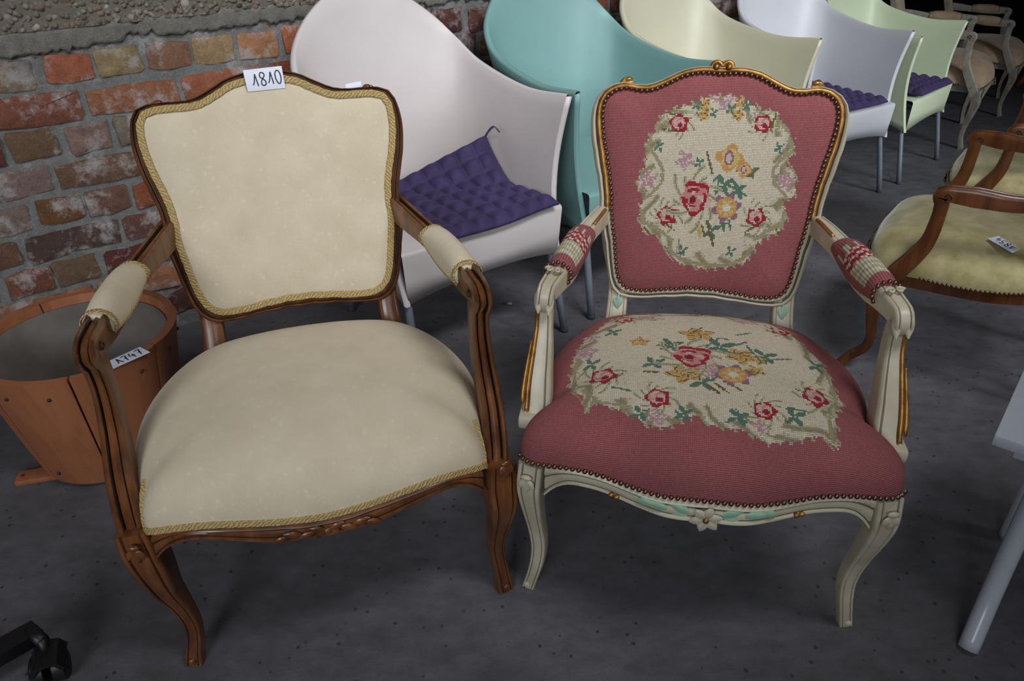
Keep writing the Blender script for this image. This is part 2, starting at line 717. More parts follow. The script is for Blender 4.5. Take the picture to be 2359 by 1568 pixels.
slab('wall_bay', [wp(U_END, RECESS, 0), wp(U1, RECESS, 0), wp(U1, RECESS, HC), wp(U_END, RECESS, HC)], 0.1, M['plaster'])

# brick wall: mortar body, bricks as its parts, rough concrete above
BW_U0, BW_U1 = -2.7, U_END
Z_TOP = 0.886
COURSE = 0.0937
nx = 300
nzm = 52
jit = rng.normal(0, 0.0022, (nzm + 1, nx + 1))


def md(i, j):
    return WN * jit[int(round(j * nzm)), int(round(i * nx))]


V, F = quad_grid(wp(BW_U0, 0, 0), WU * (BW_U1 - BW_U0), WZ * 0.95, nx, nzm, md)
mb = MB().add(V, F)
for (ua, ub, za, zb) in ((U0, BW_U0, 0, HC), (BW_U0, BW_U1, 0.95, HC)):
    P = [wp(ua, 0, za), wp(ub, 0, za), wp(ub, 0, zb), wp(ua, 0, zb)]
    mb.add(P, [(0, 1, 2, 3)])
P = [wp(U_END, 0, 0), wp(U_END, RECESS, 0), wp(U_END, RECESS, HC), wp(U_END, 0, HC)]
mb.add(P, [(0, 1, 2, 3)])
wall = bpy.data.objects.new('wall_back', mesh_data('wall_back', mb.V, mb.F, M['mortar'], None, True, False))
link(wall)
tag(wall, kind='structure')


def brick_mesh(w, h, seed):
    r = np.random.default_rng(seed)
    c = 0.006
    pts = [(-w / 2 + c, -h / 2), (0, -h / 2), (w / 2 - c, -h / 2), (w / 2, -h / 2 + c), (w / 2, h / 2 - c), (w / 2 - c, h / 2), (0, h / 2), (-w / 2 + c, h / 2), (-w / 2, h / 2 - c), (-w / 2, -h / 2 + c)]
    pts = np.array(pts) + r.normal(0, 0.0035, (10, 2))
    V = [(x, 0.0, z) for x, z in pts]                        # local: x along wall, -y out of the wall
    V += [(x * 0.992, -0.006 + r.normal(0, 0.001), z * 0.98) for x, z in pts]
    V += [(x * (1 - 0.014 / w), -0.0085 + r.normal(0, 0.0014), z * (1 - 0.012 / h)) for x, z in pts]
    F = []
    for L in (0, 1):
        for i in range(10):
            j = (i + 1) % 10
            F.append((L * 10 + i, L * 10 + j, (L + 1) * 10 + j, (L + 1) * 10 + i))
    V.append((0, -0.009, 0))
    for i in range(10):
        F.append((20 + i, 20 + (i + 1) % 10, 30))
    return V, F


HEAD = [mesh_data('brick_header', *brick_mesh(0.116, 0.074, s), M['brick'], None, True, True, 40) for s in range(8)]
STRE = [mesh_data('brick_stretcher', *brick_mesh(0.242, 0.074, 20 + s), M['brick'], None, True, True, 40) for s in range(8)]
PAL = [S(158, 98, 70), S(134, 82, 64), S(120, 86, 66), S(150, 128, 100), S(112, 66, 56), S(140, 118, 106), S(124, 100, 78), S(98, 60, 54), S(168, 112, 80)]
# tints read off the photograph for the bricks left of the first armchair (row: start tints)
TINT = {0: [S(150, 126, 96), S(176, 104, 76), S(160, 138, 100), S(150, 110, 84), S(172, 142, 104), S(186, 132, 92), S(180, 106, 70)],
        1: [S(140, 84, 66), S(164, 106, 76), S(168, 100, 72), S(158, 88, 62)],
        2: [S(124, 96, 72), S(150, 118, 108), S(134, 120, 104), S(120, 92, 76)],
        3: [S(142, 116, 110), S(124, 92, 72), S(118, 80, 64)],
        4: [S(126, 82, 50), S(122, 88, 72), S(150, 84, 54), S(116, 60, 50), S(118, 84, 66)],
        5: [S(92, 70, 62), S(118, 78, 68), S(110, 72, 60)],
        6: [S(122, 96, 72), S(100, 50, 44), S(112, 80, 66), S(104, 70, 58)]}
RZ_WALL = Matrix.Rotation(WA, 4, 'Z')
far = MB()
for row in range(10):
    zc = Z_TOP - 0.047 - row * COURSE
    if zc < 0.02:
        break
    head = row % 2 == 0
    pitch = 0.1335 if head else 0.2600
    phase = (-1.516 if row == 0 else -1.510) if head else (-1.430 if row % 4 == 1 else -1.559)   # a joint at this u
    k0 = math.ceil((BW_U0 - phase) / pitch)
    u = phase + k0 * pitch
    first = None
    while u + pitch < BW_U1:
        uc = u + pitch / 2 + rng.normal(0, 0.003)
        zz = zc + rng.normal(0, 0.0025)
        k = int(round((u - phase) / pitch)) + 1
        tl = TINT.get(row, [])
        col = tl[k] if 0 <= k < len(tl) else PAL[rng.integers(len(PAL))]
        if -2.3 < u < 0.75:
            me = (HEAD if head else STRE)[rng.integers(8)]
            o = bpy.data.objects.new('brick', me)
            link(o, wall)
            p = wp(uc, rng.normal(-0.001, 0.0015), zz)
            o.matrix_local = Matrix.Translation(Vector(p)) @ RZ_WALL @ Matrix.Rotation(rng.normal(0, 0.012), 4, 'Y')
            o.color = col
        else:
            V, F = brick_mesh(0.116 if head else 0.242, 0.074, int(rng.integers(1000)))
            Rm = np.array(RZ_WALL.to_3x3())
            far.add([wp(uc, 0, zz) + Rm @ np.array(v) for v in V], F)
        u += pitch
fb = far.build('far_bricks', M['brick'], wall)
fb.color = S(120, 84, 66)
tag(fb, kind='stuff')

# cement ledge with a broken lower edge, and the rough aggregate concrete above it
n = 520
V, F = [], []
us = np.linspace(BW_U0, BW_U1, n)
low = 0.893 + np.cumsum(rng.normal(0, 0.004, n))
low = 0.893 + 0.010 * np.sin(us * 9) * np.sin(us * 3.1) + rng.normal(0, 0.0035, n) + np.repeat(rng.normal(0, 0.005, n // 8), 8)
for i, u in enumerate(us):
    z1 = 0.945 + 0.004 * math.sin(u * 5)
    for (dn, z) in ((0.0, low[i] - 0.004), (0.012 + rng.normal(0, 0.0025), low[i] + rng.normal(0, 0.002)), (0.015 + rng.normal(0, 0.002), low[i] + 0.008), (0.017 + rng.normal(0, 0.003), z1 - 0.012), (0.018, z1), (0.0, z1 + 0.004)):
        V.append(wp(u, dn, z))
for i in range(n - 1):
    for k in range(5):
        F.append((i * 6 + k, i * 6 + k + 1, (i + 1) * 6 + k + 1, (i + 1) * 6 + k))
mobj('cement_ledge', V, F, M['ledge'], wall)
nx, nz = 300, 30
jj = rng.normal(0, 0.0035, (nz + 1, nx + 1))
V, F = quad_grid(wp(BW_U0, 0.020, 0.94), WU * (BW_U1 - BW_U0), WZ * 0.45, nx, nz, lambda i, j: WN * jj[int(round(j * nz)), int(round(i * nx))])
mobj('concrete_band', V, F, M['aggregate'], wall)
pb = MB()
for k in range(3600):
    u = rng.uniform(-2.6, 0.9)
    z = rng.uniform(0.945, 1.30)
    r = abs(rng.normal(0.003, 0.0034)) + 0.002
    sx, sz = r * rng.uniform(0.8, 1.5), r * rng.uniform(0.7, 1.2)
    c = wp(u, 0.0172, z)
    a = rng.uniform(0, np.pi)
    m3 = np.stack([WU * math.cos(a) + WZ * math.sin(a), WN, -WU * math.sin(a) + WZ * math.cos(a)], 1)
    V, F = ellipsoid(c, np.array([sx, r * 0.55, sz]), m3, 7, 4)
    pb.add(V, F)
tag(pb.build('pebbles', M['pebble'], wall), kind='stuff')


# ------------------------------------------------------------------ unseen windows added to frame the lamps (behind the camera)
def window(name, cen, ax, w, h):
    mb = MB()
    cen, ax = np.array(cen, float), np.array(ax, float)
    nrm = np.cross(ax, WZ)

    def bar(a0, a1, b0, b1):
        P = []
        for d in (-0.025, 0.025):
            P += [cen + ax * a + WZ * b + nrm * d for a, b in ((a0, b0), (a1, b0), (a1, b1), (a0, b1))]
        mb.add(P, [(0, 1, 2, 3), (7, 6, 5, 4), (0, 4, 5, 1), (1, 5, 6, 2), (2, 6, 7, 3), (3, 7, 4, 0)])
    t = 0.05
    bar(-w / 2, w / 2, -h / 2, -h / 2 + t)
    bar(-w / 2, w / 2, h / 2 - t, h / 2)
    bar(-w / 2, -w / 2 + t, -h / 2, h / 2)
    bar(w / 2 - t, w / 2, -h / 2, h / 2)
    bar(-t / 3, t / 3, -h / 2, h / 2)
    bar(-w / 2, w / 2, -t / 3, t / 3)
    return tag(mb.build(name, M['grey_paint'], smooth=False), kind='structure')


window('added_window_1', wp(-1.875, DEPTH + 0.08, 2.25), WU, 1.65, 1.4)
window('added_window_4', wp(1.675, DEPTH + 0.08, 2.25), WU, 1.65, 1.4)
window('added_window_2', wp(U0 - 0.08, 3.65, 2.35), WN, 2.1, 1.5)


# unseen skylight frame added around the overhead lamp; the roof stays closed
mb = MB()
for (x0, x1, y0, y1) in ((0.45, 1.95, -0.11, -0.05), (0.45, 1.95, 0.95, 1.01), (0.45, 0.51, -0.11, 1.01), (1.89, 1.95, -0.11, 1.01), (1.18, 1.22, -0.11, 1.01)):
    V, F = box(x0, x1, y0, y1, 3.42, 3.50)
    mb.add(V, F)
tag(mb.build('added_window_3', M['grey_paint'], smooth=False), kind='structure')
# ------------------------------------------------------------------ measured shapes (metres, chair-local)
SHAPE = {'A': {'ri': [0.2007, 0.2007, 0.2012, 0.2056, 0.2101, 0.2146, 0.2227, 0.2323, 0.2419, 0.2527, 0.2637, 0.2686, 0.2682, 0.2631, 0.2561, 0.2487, 0.243, 0.2374, 0.234, 0.231, 0.2282, 0.2256, 0.2214, 0.2211, 0.2217, 0.2244, 0.2296, 0.2363, 0.2456, 0.2552, 0.2658, 0.2766, 0.2866, 0.2954, 0.2967, 0.2837, 0.2663, 0.2507, 0.2387, 0.2314, 0.2284, 0.2278, 0.2281, 0.2303, 0.2311, 0.2309, 0.2313, 0.2314, 0.2314], 'w': [0.013, 0.013, 0.013, 0.013, 0.013, 0.013, 0.013, 0.0136, 0.015, 0.017, 0.0184, 0.019, 0.019, 0.019, 0.019, 0.019, 0.019, 0.0191, 0.0192, 0.0194, 0.0195, 0.0197, 0.0181, 0.0176, 0.0179, 0.0197, 0.021, 0.0217, 0.0218, 0.0211, 0.0199, 0.018, 0.0153, 0.0122, 0.0109, 0.012, 0.0118, 0.01, 0.009, 0.009, 0.009, 0.009, 0.009, 0.009, 0.009, 0.009, 0.009, 0.009, 0.009], 'leg': [[0.3063, -0.2587, 0.31], [0.3072, -0.2544, 0.2725], [0.3073, -0.2494, 0.235], [0.3043, -0.2451, 0.1975], [0.3023, -0.2326, 0.16], [0.3017, -0.2184, 0.1225], [0.3002, -0.2107, 0.085], [0.3, -0.2194, 0.0475], [0.3065, -0.2287, 0.01]], 'post': [[0.3113, -0.1523, 0.645], [0.3136, -0.147, 0.6122], [0.3125, -0.1457, 0.5794], [0.3133, -0.1471, 0.5467], [0.3155, -0.1499, 0.5139], [0.3173, -0.1574, 0.4811], [0.3188, -0.1721, 0.4483], [0.3194, -0.1899, 0.4156], [0.3174, -0.2095, 0.3828], [0.3151, -0.2272, 0.35]], 'railtop': [[0.0, -0.3323, 0.3654], [0.0344, -0.3317, 0.3656], [0.0688, -0.3267, 0.3688], [0.1031, -0.324, 0.3721], [0.1375, -0.3214, 0.3768], [0.1719, -0.3176, 0.3805], [0.2062, -0.3098, 0.3804], [0.2406, -0.297, 0.3719], [0.275, -0.2819, 0.3577]], 'railbot': [[0.0, -0.3363, 0.3361], [0.0344, -0.3352, 0.337], [0.0688, -0.3329, 0.3381], [0.1031, -0.3282, 0.3427], [0.1375, -0.3229, 0.35], [0.1719, -0.3167, 0.3567], [0.2062, -0.3085, 0.359], [0.2406, -0.3006, 0.354], [0.275, -0.2861, 0.3406]]}, 'B': {'ri': [0.2068, 0.2068, 0.2081, 0.2125, 0.2179, 0.2232, 0.2312, 0.2409, 0.2508, 0.2605, 0.268, 0.2668, 0.2589, 0.2483, 0.2391, 0.2311, 0.2241, 0.2206, 0.217, 0.2139, 0.2118, 0.21, 0.2086, 0.2091, 0.2109, 0.2128, 0.218, 0.2235, 0.2301, 0.2398, 0.2495, 0.2611, 0.2728, 0.2819, 0.2844, 0.2787, 0.2659, 0.2446, 0.2322, 0.2271, 0.2253, 0.2246, 0.2251, 0.2256, 0.2248, 0.2237, 0.2217, 0.2192, 0.2173], 'w': [0.017, 0.017, 0.017, 0.017, 0.017, 0.017, 0.017, 0.0174, 0.0183, 0.0197, 0.0206, 0.021, 0.021, 0.021, 0.021, 0.021, 0.021, 0.0212, 0.0217, 0.0223, 0.0222, 0.0224, 0.0219, 0.0221, 0.0228, 0.0243, 0.0258, 0.027, 0.0279, 0.0283, 0.0278, 0.0257, 0.0217, 0.0172, 0.0134, 0.0119, 0.0127, 0.0129, 0.0116, 0.0099, 0.009, 0.009, 0.009, 0.009, 0.009, 0.009, 0.0091, 0.0098, 0.0107], 'leg': [[0.3061, -0.2577, 0.31], [0.3039, -0.254, 0.2725], [0.3013, -0.2458, 0.235], [0.2981, -0.2363, 0.1975], [0.2943, -0.2299, 0.16], [0.2921, -0.2284, 0.1225], [0.2953, -0.2308, 0.085], [0.3029, -0.2308, 0.0475], [0.3139, -0.2238, 0.01]], 'post': [[0.3023, -0.1075, 0.62], [0.3027, -0.0959, 0.5956], [0.3029, -0.096, 0.5711], [0.3028, -0.1042, 0.5467], [0.3032, -0.1154, 0.5222], [0.304, -0.1272, 0.4978], [0.3052, -0.1387, 0.4733], [0.3054, -0.1503, 0.4489], [0.305, -0.1631, 0.4244], [0.3064, -0.1782, 0.4]], 'railtop': [[0.0, -0.3264, 0.3739], [0.0344, -0.3261, 0.3739], [0.0688, -0.3242, 0.3731], [0.1031, -0.3182, 0.3743], [0.1375, -0.3073, 0.3771], [0.1719, -0.2993, 0.3827], [0.2062, -0.2961, 0.3887], [0.2406, -0.2909, 0.3872], [0.275, -0.2774, 0.3754]], 'railbot': [[0.0, -0.3315, 0.3431], [0.0344, -0.3329, 0.3413], [0.0688, -0.3296, 0.3419], [0.1031, -0.3191, 0.3444], [0.1375, -0.3065, 0.348], [0.1719, -0.2974, 0.3537], [0.2062, -0.2941, 0.3584], [0.2406, -0.2886, 0.3568], [0.275, -0.277, 0.3399]]}, 'back_ops': [('medal', [[0.0033, 0.8743], [0.0331, 0.8719], [0.0602, 0.8634], [0.0779, 0.8515], [0.1142, 0.8463], [0.1237, 0.8219], [0.1342, 0.816], [0.1495, 0.7978], [0.1555, 0.7761], [0.1445, 0.76], [0.1428, 0.7472], [0.1566, 0.7414], [0.1668, 0.7131], [0.1664, 0.6905], [0.1441, 0.6831], [0.1532, 0.664], [0.1556, 0.6444], [0.1481, 0.6243], [0.1229, 0.6098], [0.1009, 0.5953], [0.0964, 0.5749], [0.0813, 0.5571], [0.0447, 0.5448], [0.0105, 0.5395], [-0.0249, 0.5443], [-0.0535, 0.5496], [-0.0726, 0.5658], [-0.0846, 0.5823], [-0.1003, 0.6019], [-0.129, 0.6073], [-0.1394, 0.6272], [-0.1433, 0.6539], [-0.1344, 0.6744], [-0.1496, 0.6904], [-0.1484, 0.7201], [-0.1364, 0.7435], [-0.1407, 0.7757], [-0.1337, 0.7952], [-0.118, 0.8116], [-0.1134, 0.8371], [-0.0873, 0.8472], [-0.0547, 0.8574], [-0.0292, 0.8689]]), ('orange', [-0.0283, 0.8596, 0.0119, 0.0112]), ('orange', [-0.0296, 0.8394, 0.0139, 0.0132]), ('orange', [0.0392, 0.8613, 0.0118, 0.0112]), ('orange', [0.0381, 0.8412, 0.0138, 0.0131]), ('lilac', [0.0083, 0.8575, 0.0125, 0.0118]), ('lilac', [-0.0092, 0.8678, 0.0099, 0.0093]), ('lilac', [0.0185, 0.8701, 0.0098, 0.0093]), ('lilac', [-0.1303, 0.711, 0.0207, 0.0198]), ('lilac', [0.1447, 0.7186, 0.0197, 0.0193]), ('lilac', [-0.06, 0.7527, 0.0153, 0.0146]), ('lilac', [0.0728, 0.839, 0.0081, 0.0078]), 
('rose', [-0.0765, 0.8208, 0.0195, 0.0184]), 
('rose', [0.0892, 0.8246, 0.0189, 0.0181]), 
('rose', [-0.0846, 0.6425, 0.0208, 0.0202]), 
('rose', [0.0955, 0.6476, 0.0201, 0.0199]), ('leaf', [-0.1134, 0.7766, 0.013, 0.0122]), ('leaf', [0.1238, 0.7813, 0.0124, 0.012]), ('leaf', [-0.047, 0.574, 0.0132, 0.013]), ('leaf', [0.0516, 0.5775, 0.013, 0.0129]), ('leaf', [-0.01, 0.843, 0.0126, 0.0119]), ('leaf', [0.0223, 0.8501, 0.0125, 0.0118]), ('leaf', [0.0544, 0.8571, 0.0124, 0.0118]), ('leaf', [-0.0446, 0.8561, 0.0126, 0.0119]), 
('line', 'olive', 0.0023285985163500884, [[-0.0159, 0.7687], [-0.0111, 0.7544], [-0.0017, 0.729]]), 
('line', 'teal', 0.002993912378164399, [[0.0033, 0.713], [0.012, 0.7263], [0.0117, 0.697], [0.0433, 0.7178]]), 
('line', 'teal', 0.003991883170885866, [[0.009, 0.6904], [0.0275, 0.7074], [0.0484, 0.7018], [0.0699, 0.6897]]), 
('line', 'teal', 0.002993912378164399, [[0.0314, 0.6386], [0.0314, 0.6219]]), 
('line', 'teal', 0.002993912378164399, [[0.0416, 0.6391], [0.0471, 0.6194]]), 
('line', 'olive', 0.003326569309071555, [[-0.001, 0.6371], [0.0051, 0.6106], [0.0164, 0.5842]]), 
('line', 'ochre', 0.007983766341771732, [[-0.0226, 0.6294], [-0.0135, 0.6063]]), 
('line', 'olive', 0.003326569309071555, [[-0.012, 0.6265], [-0.0052, 0.6101], [0.014, 0.6077]]), 
('line', 'olive', 0.002661255447257244, [[0.059, 0.7569], [0.0478, 0.7373], [0.0726, 0.7254], [0.0891, 0.7405]]), 
('line', 'olive', 0.002661255447257244, [[-0.0811, 0.6232], [-0.0682, 0.6154]]), 
('line', 'olive', 0.002661255447257244, [[0.078, 0.6175], [0.0935, 0.6299]]), 
('line', 'olive', 0.002993912378164399, [[-0.1298, 0.6175], [-0.122, 0.6077]]), 
('line', 'olive', 0.002993912378164399, [[0.1339, 0.6302], [0.1455, 0.6176]]), 
('line', 'olive', 0.002661255447257244, [[-0.1076, 0.8088], [-0.0871, 0.8078]]), 
('line', 'olive', 0.002661255447257244, [[0.105, 0.8151], [0.1114, 0.8432]]), 
('line', 'olive', 0.002661255447257244, [[-0.1002, 0.8406], [-0.0864, 0.8378]]), 
('line', 'band', 0.00665313861814311, [[-0.1303, 0.7953], [-0.1356, 0.7759], [-0.1169, 0.7571], [-0.1009, 0.7317], [-0.1022, 0.7055], [-0.1277, 0.678]]), 
('line', 'band', 0.00665313861814311, [[0.1466, 0.7946], [0.1522, 0.776], [0.1314, 0.7595], [0.1173, 0.7399], [0.1237, 0.7145], [0.1499, 0.6898]]), 
('line', 'band', 0.00665313861814311, [[-0.1395, 0.6508], [-0.1306, 0.6276], [-0.0904, 0.6092], [-0.0715, 0.5932]]), 
('line', 'band', 0.00665313861814311, [[0.1503, 0.6606], [0.1498, 0.6376], [0.115, 0.6194], [0.0968, 0.6018]]), 
('line', 'band', 0.00665313861814311, [[-0.0773, 0.5792], [-0.0506, 0.5567], [-0.0078, 0.5487], [0.0444, 0.5482], [0.0772, 0.5637], [0.0949, 0.5883]]), 
('line', 'band', 0.00665313861814311, [[-0.1095, 0.8309], [-0.1217, 0.8147]]), 
('line', 'band', 0.00665313861814311, [[0.123, 0.8281], [0.1414, 0.81]]), ('tulip', [0.0304, 0.7591, 0.0292, 0.0273]), ('tulip', [0.0611, 0.7378, 0.0166, 0.0161]), ('bigrose', [-0.0303, 0.6805, 0.0334, 0.0371]), ('pansy', [0.0339, 0.6635, 0.0297, 0.0292])], 'seat_ops': [('medal', [[-0.1893, 0.0854], [-0.2255, 0.0143], [-0.2455, -0.0359], [-0.2492, -0.0845], [-0.2488, -0.1455], [-0.243, -0.179], [-0.2188, -0.2033], [-0.2127, -0.2379], [-0.196, -0.2179], [-0.1688, -0.2266], [-0.1337, -0.2388], [-0.0986, -0.2589], [-0.0688, -0.258], [-0.0187, -0.2305], [-0.0148, -0.2431], [0.0098, -0.2536], [0.0502, -0.2546], [0.0793, -0.2663], [0.0894, -0.2693], [0.1444, -0.2567], [0.1769, -0.2474], [0.2005, -0.2652], [0.2035, -0.2029], [0.2293, -0.1524], [0.2243, -0.1035], [0.2134, -0.0288], [0.1867, 0.0318], [0.1613, 0.084], [0.1258, 0.1188], [0.0668, 0.1393], [-0.0013, 0.1427], [-0.0924, 0.13], [-0.1469, 0.1131]]), ('lilac', [-0.2254, -0.0504, 0.0237, 0.0274]), ('lilac', [-0.09, -0.2397, 0.0223, 0.0167]), ('lilac', [0.0832, -0.2428, 0.0189, 0.0165]), ('lilac', [-0.0118, -0.1156, 0.0238, 0.0302]), ('lilac', [-0.1099, 0.0822, 0.0359, 0.014]), ('lilac', [0.0848, 0.1008, 0.0356, 0.0142]), ('lilac', [-0.2214, 0.0065, 0.0193, 0.0196]), ('orange', [-0.1251, -0.0252, 0.0221, 0.0186]), ('orange', [0.063, -0.0577, 0.031, 0.0293]), ('orange', [-0.0149, 0.0144, 0.036, 0.0272]), ('orange', [-0.0436, -0.1298, 0.0365, 0.0298]), ('orange', [0.0941, -0.0649, 0.0163, 0.0176]), 
('line', 'teal', 0.0045, [[-0.0002, -0.0338], [0.0266, 0.0043], [0.043, 0.0003]]), 
('line', 'teal', 0.0045, [[0.0234, -0.0486], [0.0637, -0.0487]]), 
('line', 'teal', 0.0045, [[0.041, -0.0279], [0.0756, -0.0045]]), 
('line', 'teal', 0.0045, [[0.0747, -0.0155], [0.0974, -0.0717]]), 
('line', 'teal', 0.0045, [[0.1021, -0.0638], [0.1518, -0.045]]), 
('line', 'olive', 0.0045, [[-0.0913, -0.0391], [-0.0579, -0.0266]]), 
('line', 'olive', 0.0045, [[-0.1071, -0.0938], [-0.0909, -0.1058]]), 
('line', 'olive', 0.0045, [[-0.1144, -0.1304], [-0.0907, -0.1311]]), 
('line', 'olive', 0.0045, [[-0.0023, -0.1615], [0.0157, -0.1783]]), 
('line', 'olive', 0.0045, [[0.0096, -0.1532], [0.0308, -0.1761]]), 
('line', 'olive', 0.0045, [[0.0254, -0.1442], [0.054, -0.1663]]), 
('line', 'teal', 0.0045, [[-0.0604, -0.2269], [-0.046, -0.2429]]), 
('line', 'teal', 0.0045, [[0.0393, -0.2123], [0.0551, -0.2399]]), 
('line', 'teal', 0.0045, [[0.1313, -0.1989], [0.1667, -0.2022]]), 
('line', 'teal', 0.0045, [[-0.1715, -0.1793], [-0.1363, -0.1874]]), 
('line', 'olive', 0.0045, [[-0.0233, 0.0181], [-0.0052, 0.0454]]), 
('line', 'teal', 0.0045, [[0.0612, 0.022], [0.0878, 0.0387]]), 
('line', 'teal', 0.0045, [[-0.0746, -0.0133], [-0.0622, -0.035]]), 
('line', 'olive', 0.0045, [[-0.1652, -0.1515], [-0.154, -0.136]]), 
('line', 'olive', 0.0045, [[0.1495, -0.146], [0.1637, -0.1504]]), 
('line', 'olive', 0.0045, [[0.1241, 0.0636], [0.1648, 0.0529]]), 
('line', 'band', 0.006, [[-0.137, 0.0873], [-0.0742, 0.1087], [0.0339, 0.1275], [0.1037, 0.1157]]), 
('line', 'band', 0.006, [[-0.2218, -0.1866], [-0.1884, -0.2168], [-0.1349, -0.2254]]), 
('line', 'band', 0.006, [[0.2142, -0.0477], [0.2203, -0.1422], [0.1942, -0.2078], [0.193, -0.2541]]), 
('line', 'band', 0.006, [[-0.2407, -0.0681], [-0.2419, -0.1417]]), 
('rose', [-0.1881, -0.141, 0.0257, 0.0285]), 
('rose', [-0.0902, -0.2, 0.0228, 0.0226]), 
('rose', [0.0882, -0.2089, 0.0208, 0.0207]), 
('rose', [0.1796, -0.1571, 0.0234, 0.031]), 
('rose', [-0.1565, 0.0792, 0.0199, 0.0175]), 
('rose', [0.1505, 0.0724, 0.0192, 0.0205]), 
('rose', [-0.0087, 0.1361, 0.0165, 0.0129]), ('bigrose', [-0.0261, -0.0705, 0.0426, 0.0389]), ('pansy', [0.0423, -0.1216, 0.0347, 0.0339])]}
# ------------------------------------------------------------------ carved armchairs
def full_outline(half, cz, n=192):
    """half: radii for phi -90..90 deg about (0, cz); returns (n,2) closed outline in (x, z) and unit radial dirs"""
    h = np.asarray(half, float)
    ph = np.linspace(-np.pi / 2, 1.5 * np.pi, n, endpoint=False)
    q = np.where(ph <= np.pi / 2, ph, np.pi - ph)
    r = np.interp(q, np.linspace(-np.pi / 2, np.pi / 2, len(h)), h)
    return ph, r


def moulding(depth=1.0):
    """cross-section in units of half width/height: two rounded beads and a grooved hollow between"""
    P = [(-1, -1), (-1, 0.45), (-0.92, 0.78), (-0.70, 0.98), (-0.48, 0.86), (-0.40, 0.50), (-0.30, 0.62), (0, 0.78), (0.30, 0.62), (0.40, 0.50), (0.48, 0.86), (0.70, 0.98), (0.92, 0.78), (1, 0.45), (1, -1)]
    return np.array(P), {4, 5, 8, 9}


SEC, GRV = moulding()
FINE = (np.array([(-1, -1), (-1, 0.55), (-0.92, 0.82), (-0.78, 0.92), (-0.64, 0.88), (-0.60, 0.74), (-0.52, 0.74), (-0.47, 0.86), (0, 0.93), (0.47, 0.86), (0.52, 0.74), (0.60, 0.74), (0.64, 0.88), (0.78, 0.92), (0.92, 0.82), (1, 0.55), (1, -1)]), {5, 10})
PLAIN = (np.array([(-1, -0.9), (-1, 0.7), (-0.93, 0.88), (-0.78, 0.95), (-0.70, 0.88), (-0.64, 0.88), (-0.58, 0.93), (0.58, 0.93), (0.64, 0.88), (0.70, 0.88), (0.78, 0.95), (0.93, 0.88), (1, 0.7), (1, -0.9), (0.9, -1), (-0.9, -1)]), {4, 8})


def moulded(P, w, h, side, n, mats, name, parent, groove=True, cap=True, kind=None):
    """sweep with the moulded section; w, h: full width and height stations"""
    P = cr(P, n)
    s = np.linspace(0, 1, n)
    w = np.interp(s, np.linspace(0, 1, len(w)), w)
    h = np.interp(s, np.linspace(0, 1, len(h)), h)
    sec, grv = kind or (SEC, GRV)
    secs = [sec * [a / 2, b / 2] for a, b in zip(w, h)]
    sd = np.asarray(side, float)
    if sd.ndim == 2:
        sd = np.stack([np.interp(s, np.linspace(0, 1, len(sd)), sd[:, k]) for k in range(3)], 1)
    V, F, E = sweep(P, secs, sd, False, cap)
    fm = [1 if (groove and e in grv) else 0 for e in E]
    return mobj(name, V, F, mats, parent, fm, True, True, 50), P


def rad_dist(xz, outl):
    """distance inside outline for many points (negative outside), and nearest outline point"""
    A = outl
    B = np.roll(outl, -1, 0)
    d = B - A
    L = (d ** 2).sum(1)
    out = np.empty(len(xz))
    near = np.empty_like(xz)
    for c in range(0, len(xz), 4000):
        p = xz[c:c + 4000, None, :]
        t = np.clip(((p - A) * d).sum(2) / L, 0, 1)
        q = A + t[..., None] * d
        dd = ((p - q) ** 2).sum(2)
        k = dd.argmin(1)
        out[c:c + 4000] = np.sqrt(dd[np.arange(len(k)), k])
        near[c:c + 4000] = q[np.arange(len(k)), k]
    x, z = xz[:, 0][:, None], xz[:, 1][:, None]
    cond = (A[:, 1] > z) != (B[:, 1] > z)
    xi = A[:, 0] + (z - A[:, 1]) / np.where(np.abs(d[:, 1]) < 1e-12, 1e-12, d[:, 1]) * d[:, 0]
    inside = (cond & (x < xi)).sum(1) % 2 == 1
    return np.where(inside, out, -out), near


# ---- needlework: every quad of the upholstery is one stitch; colours are counted out like a canvas chart
WOOL = dict(ground=S(162, 90, 93), cream=S(218, 206, 182), band=S(166, 156, 120), olive=S(112, 100, 58), teal=S(92, 124, 106), ochre=S(196, 170, 108),
            red=S(160, 36, 50), rose=S(206, 140, 136), dkrose=S(132, 26, 40), orange=S(206, 156, 92), lilac=S(182, 152, 162), yellow=S(214, 186, 116),
            purple=S(150, 108, 128), palegrn=S(186, 184, 150), white=S(222, 214, 196))
WOOL = {k: np.array(v[:3]) for k, v in WOOL.items()}


def inside_poly(P, poly):
    poly = np.asarray(poly)
    A, B = poly, np.roll(poly, -1, 0)
    x, y = P[:, :1], P[:, 1:]
    c = (A[:, 1] > y) != (B[:, 1] > y)
    d = B - A
    xi = A[:, 0] + (y - A[:, 1]) / np.where(np.abs(d[:, 1]) < 1e-12, 1e-12, d[:, 1]) * d[:, 0]
    return (c & (x < xi)).sum(1) % 2 == 1


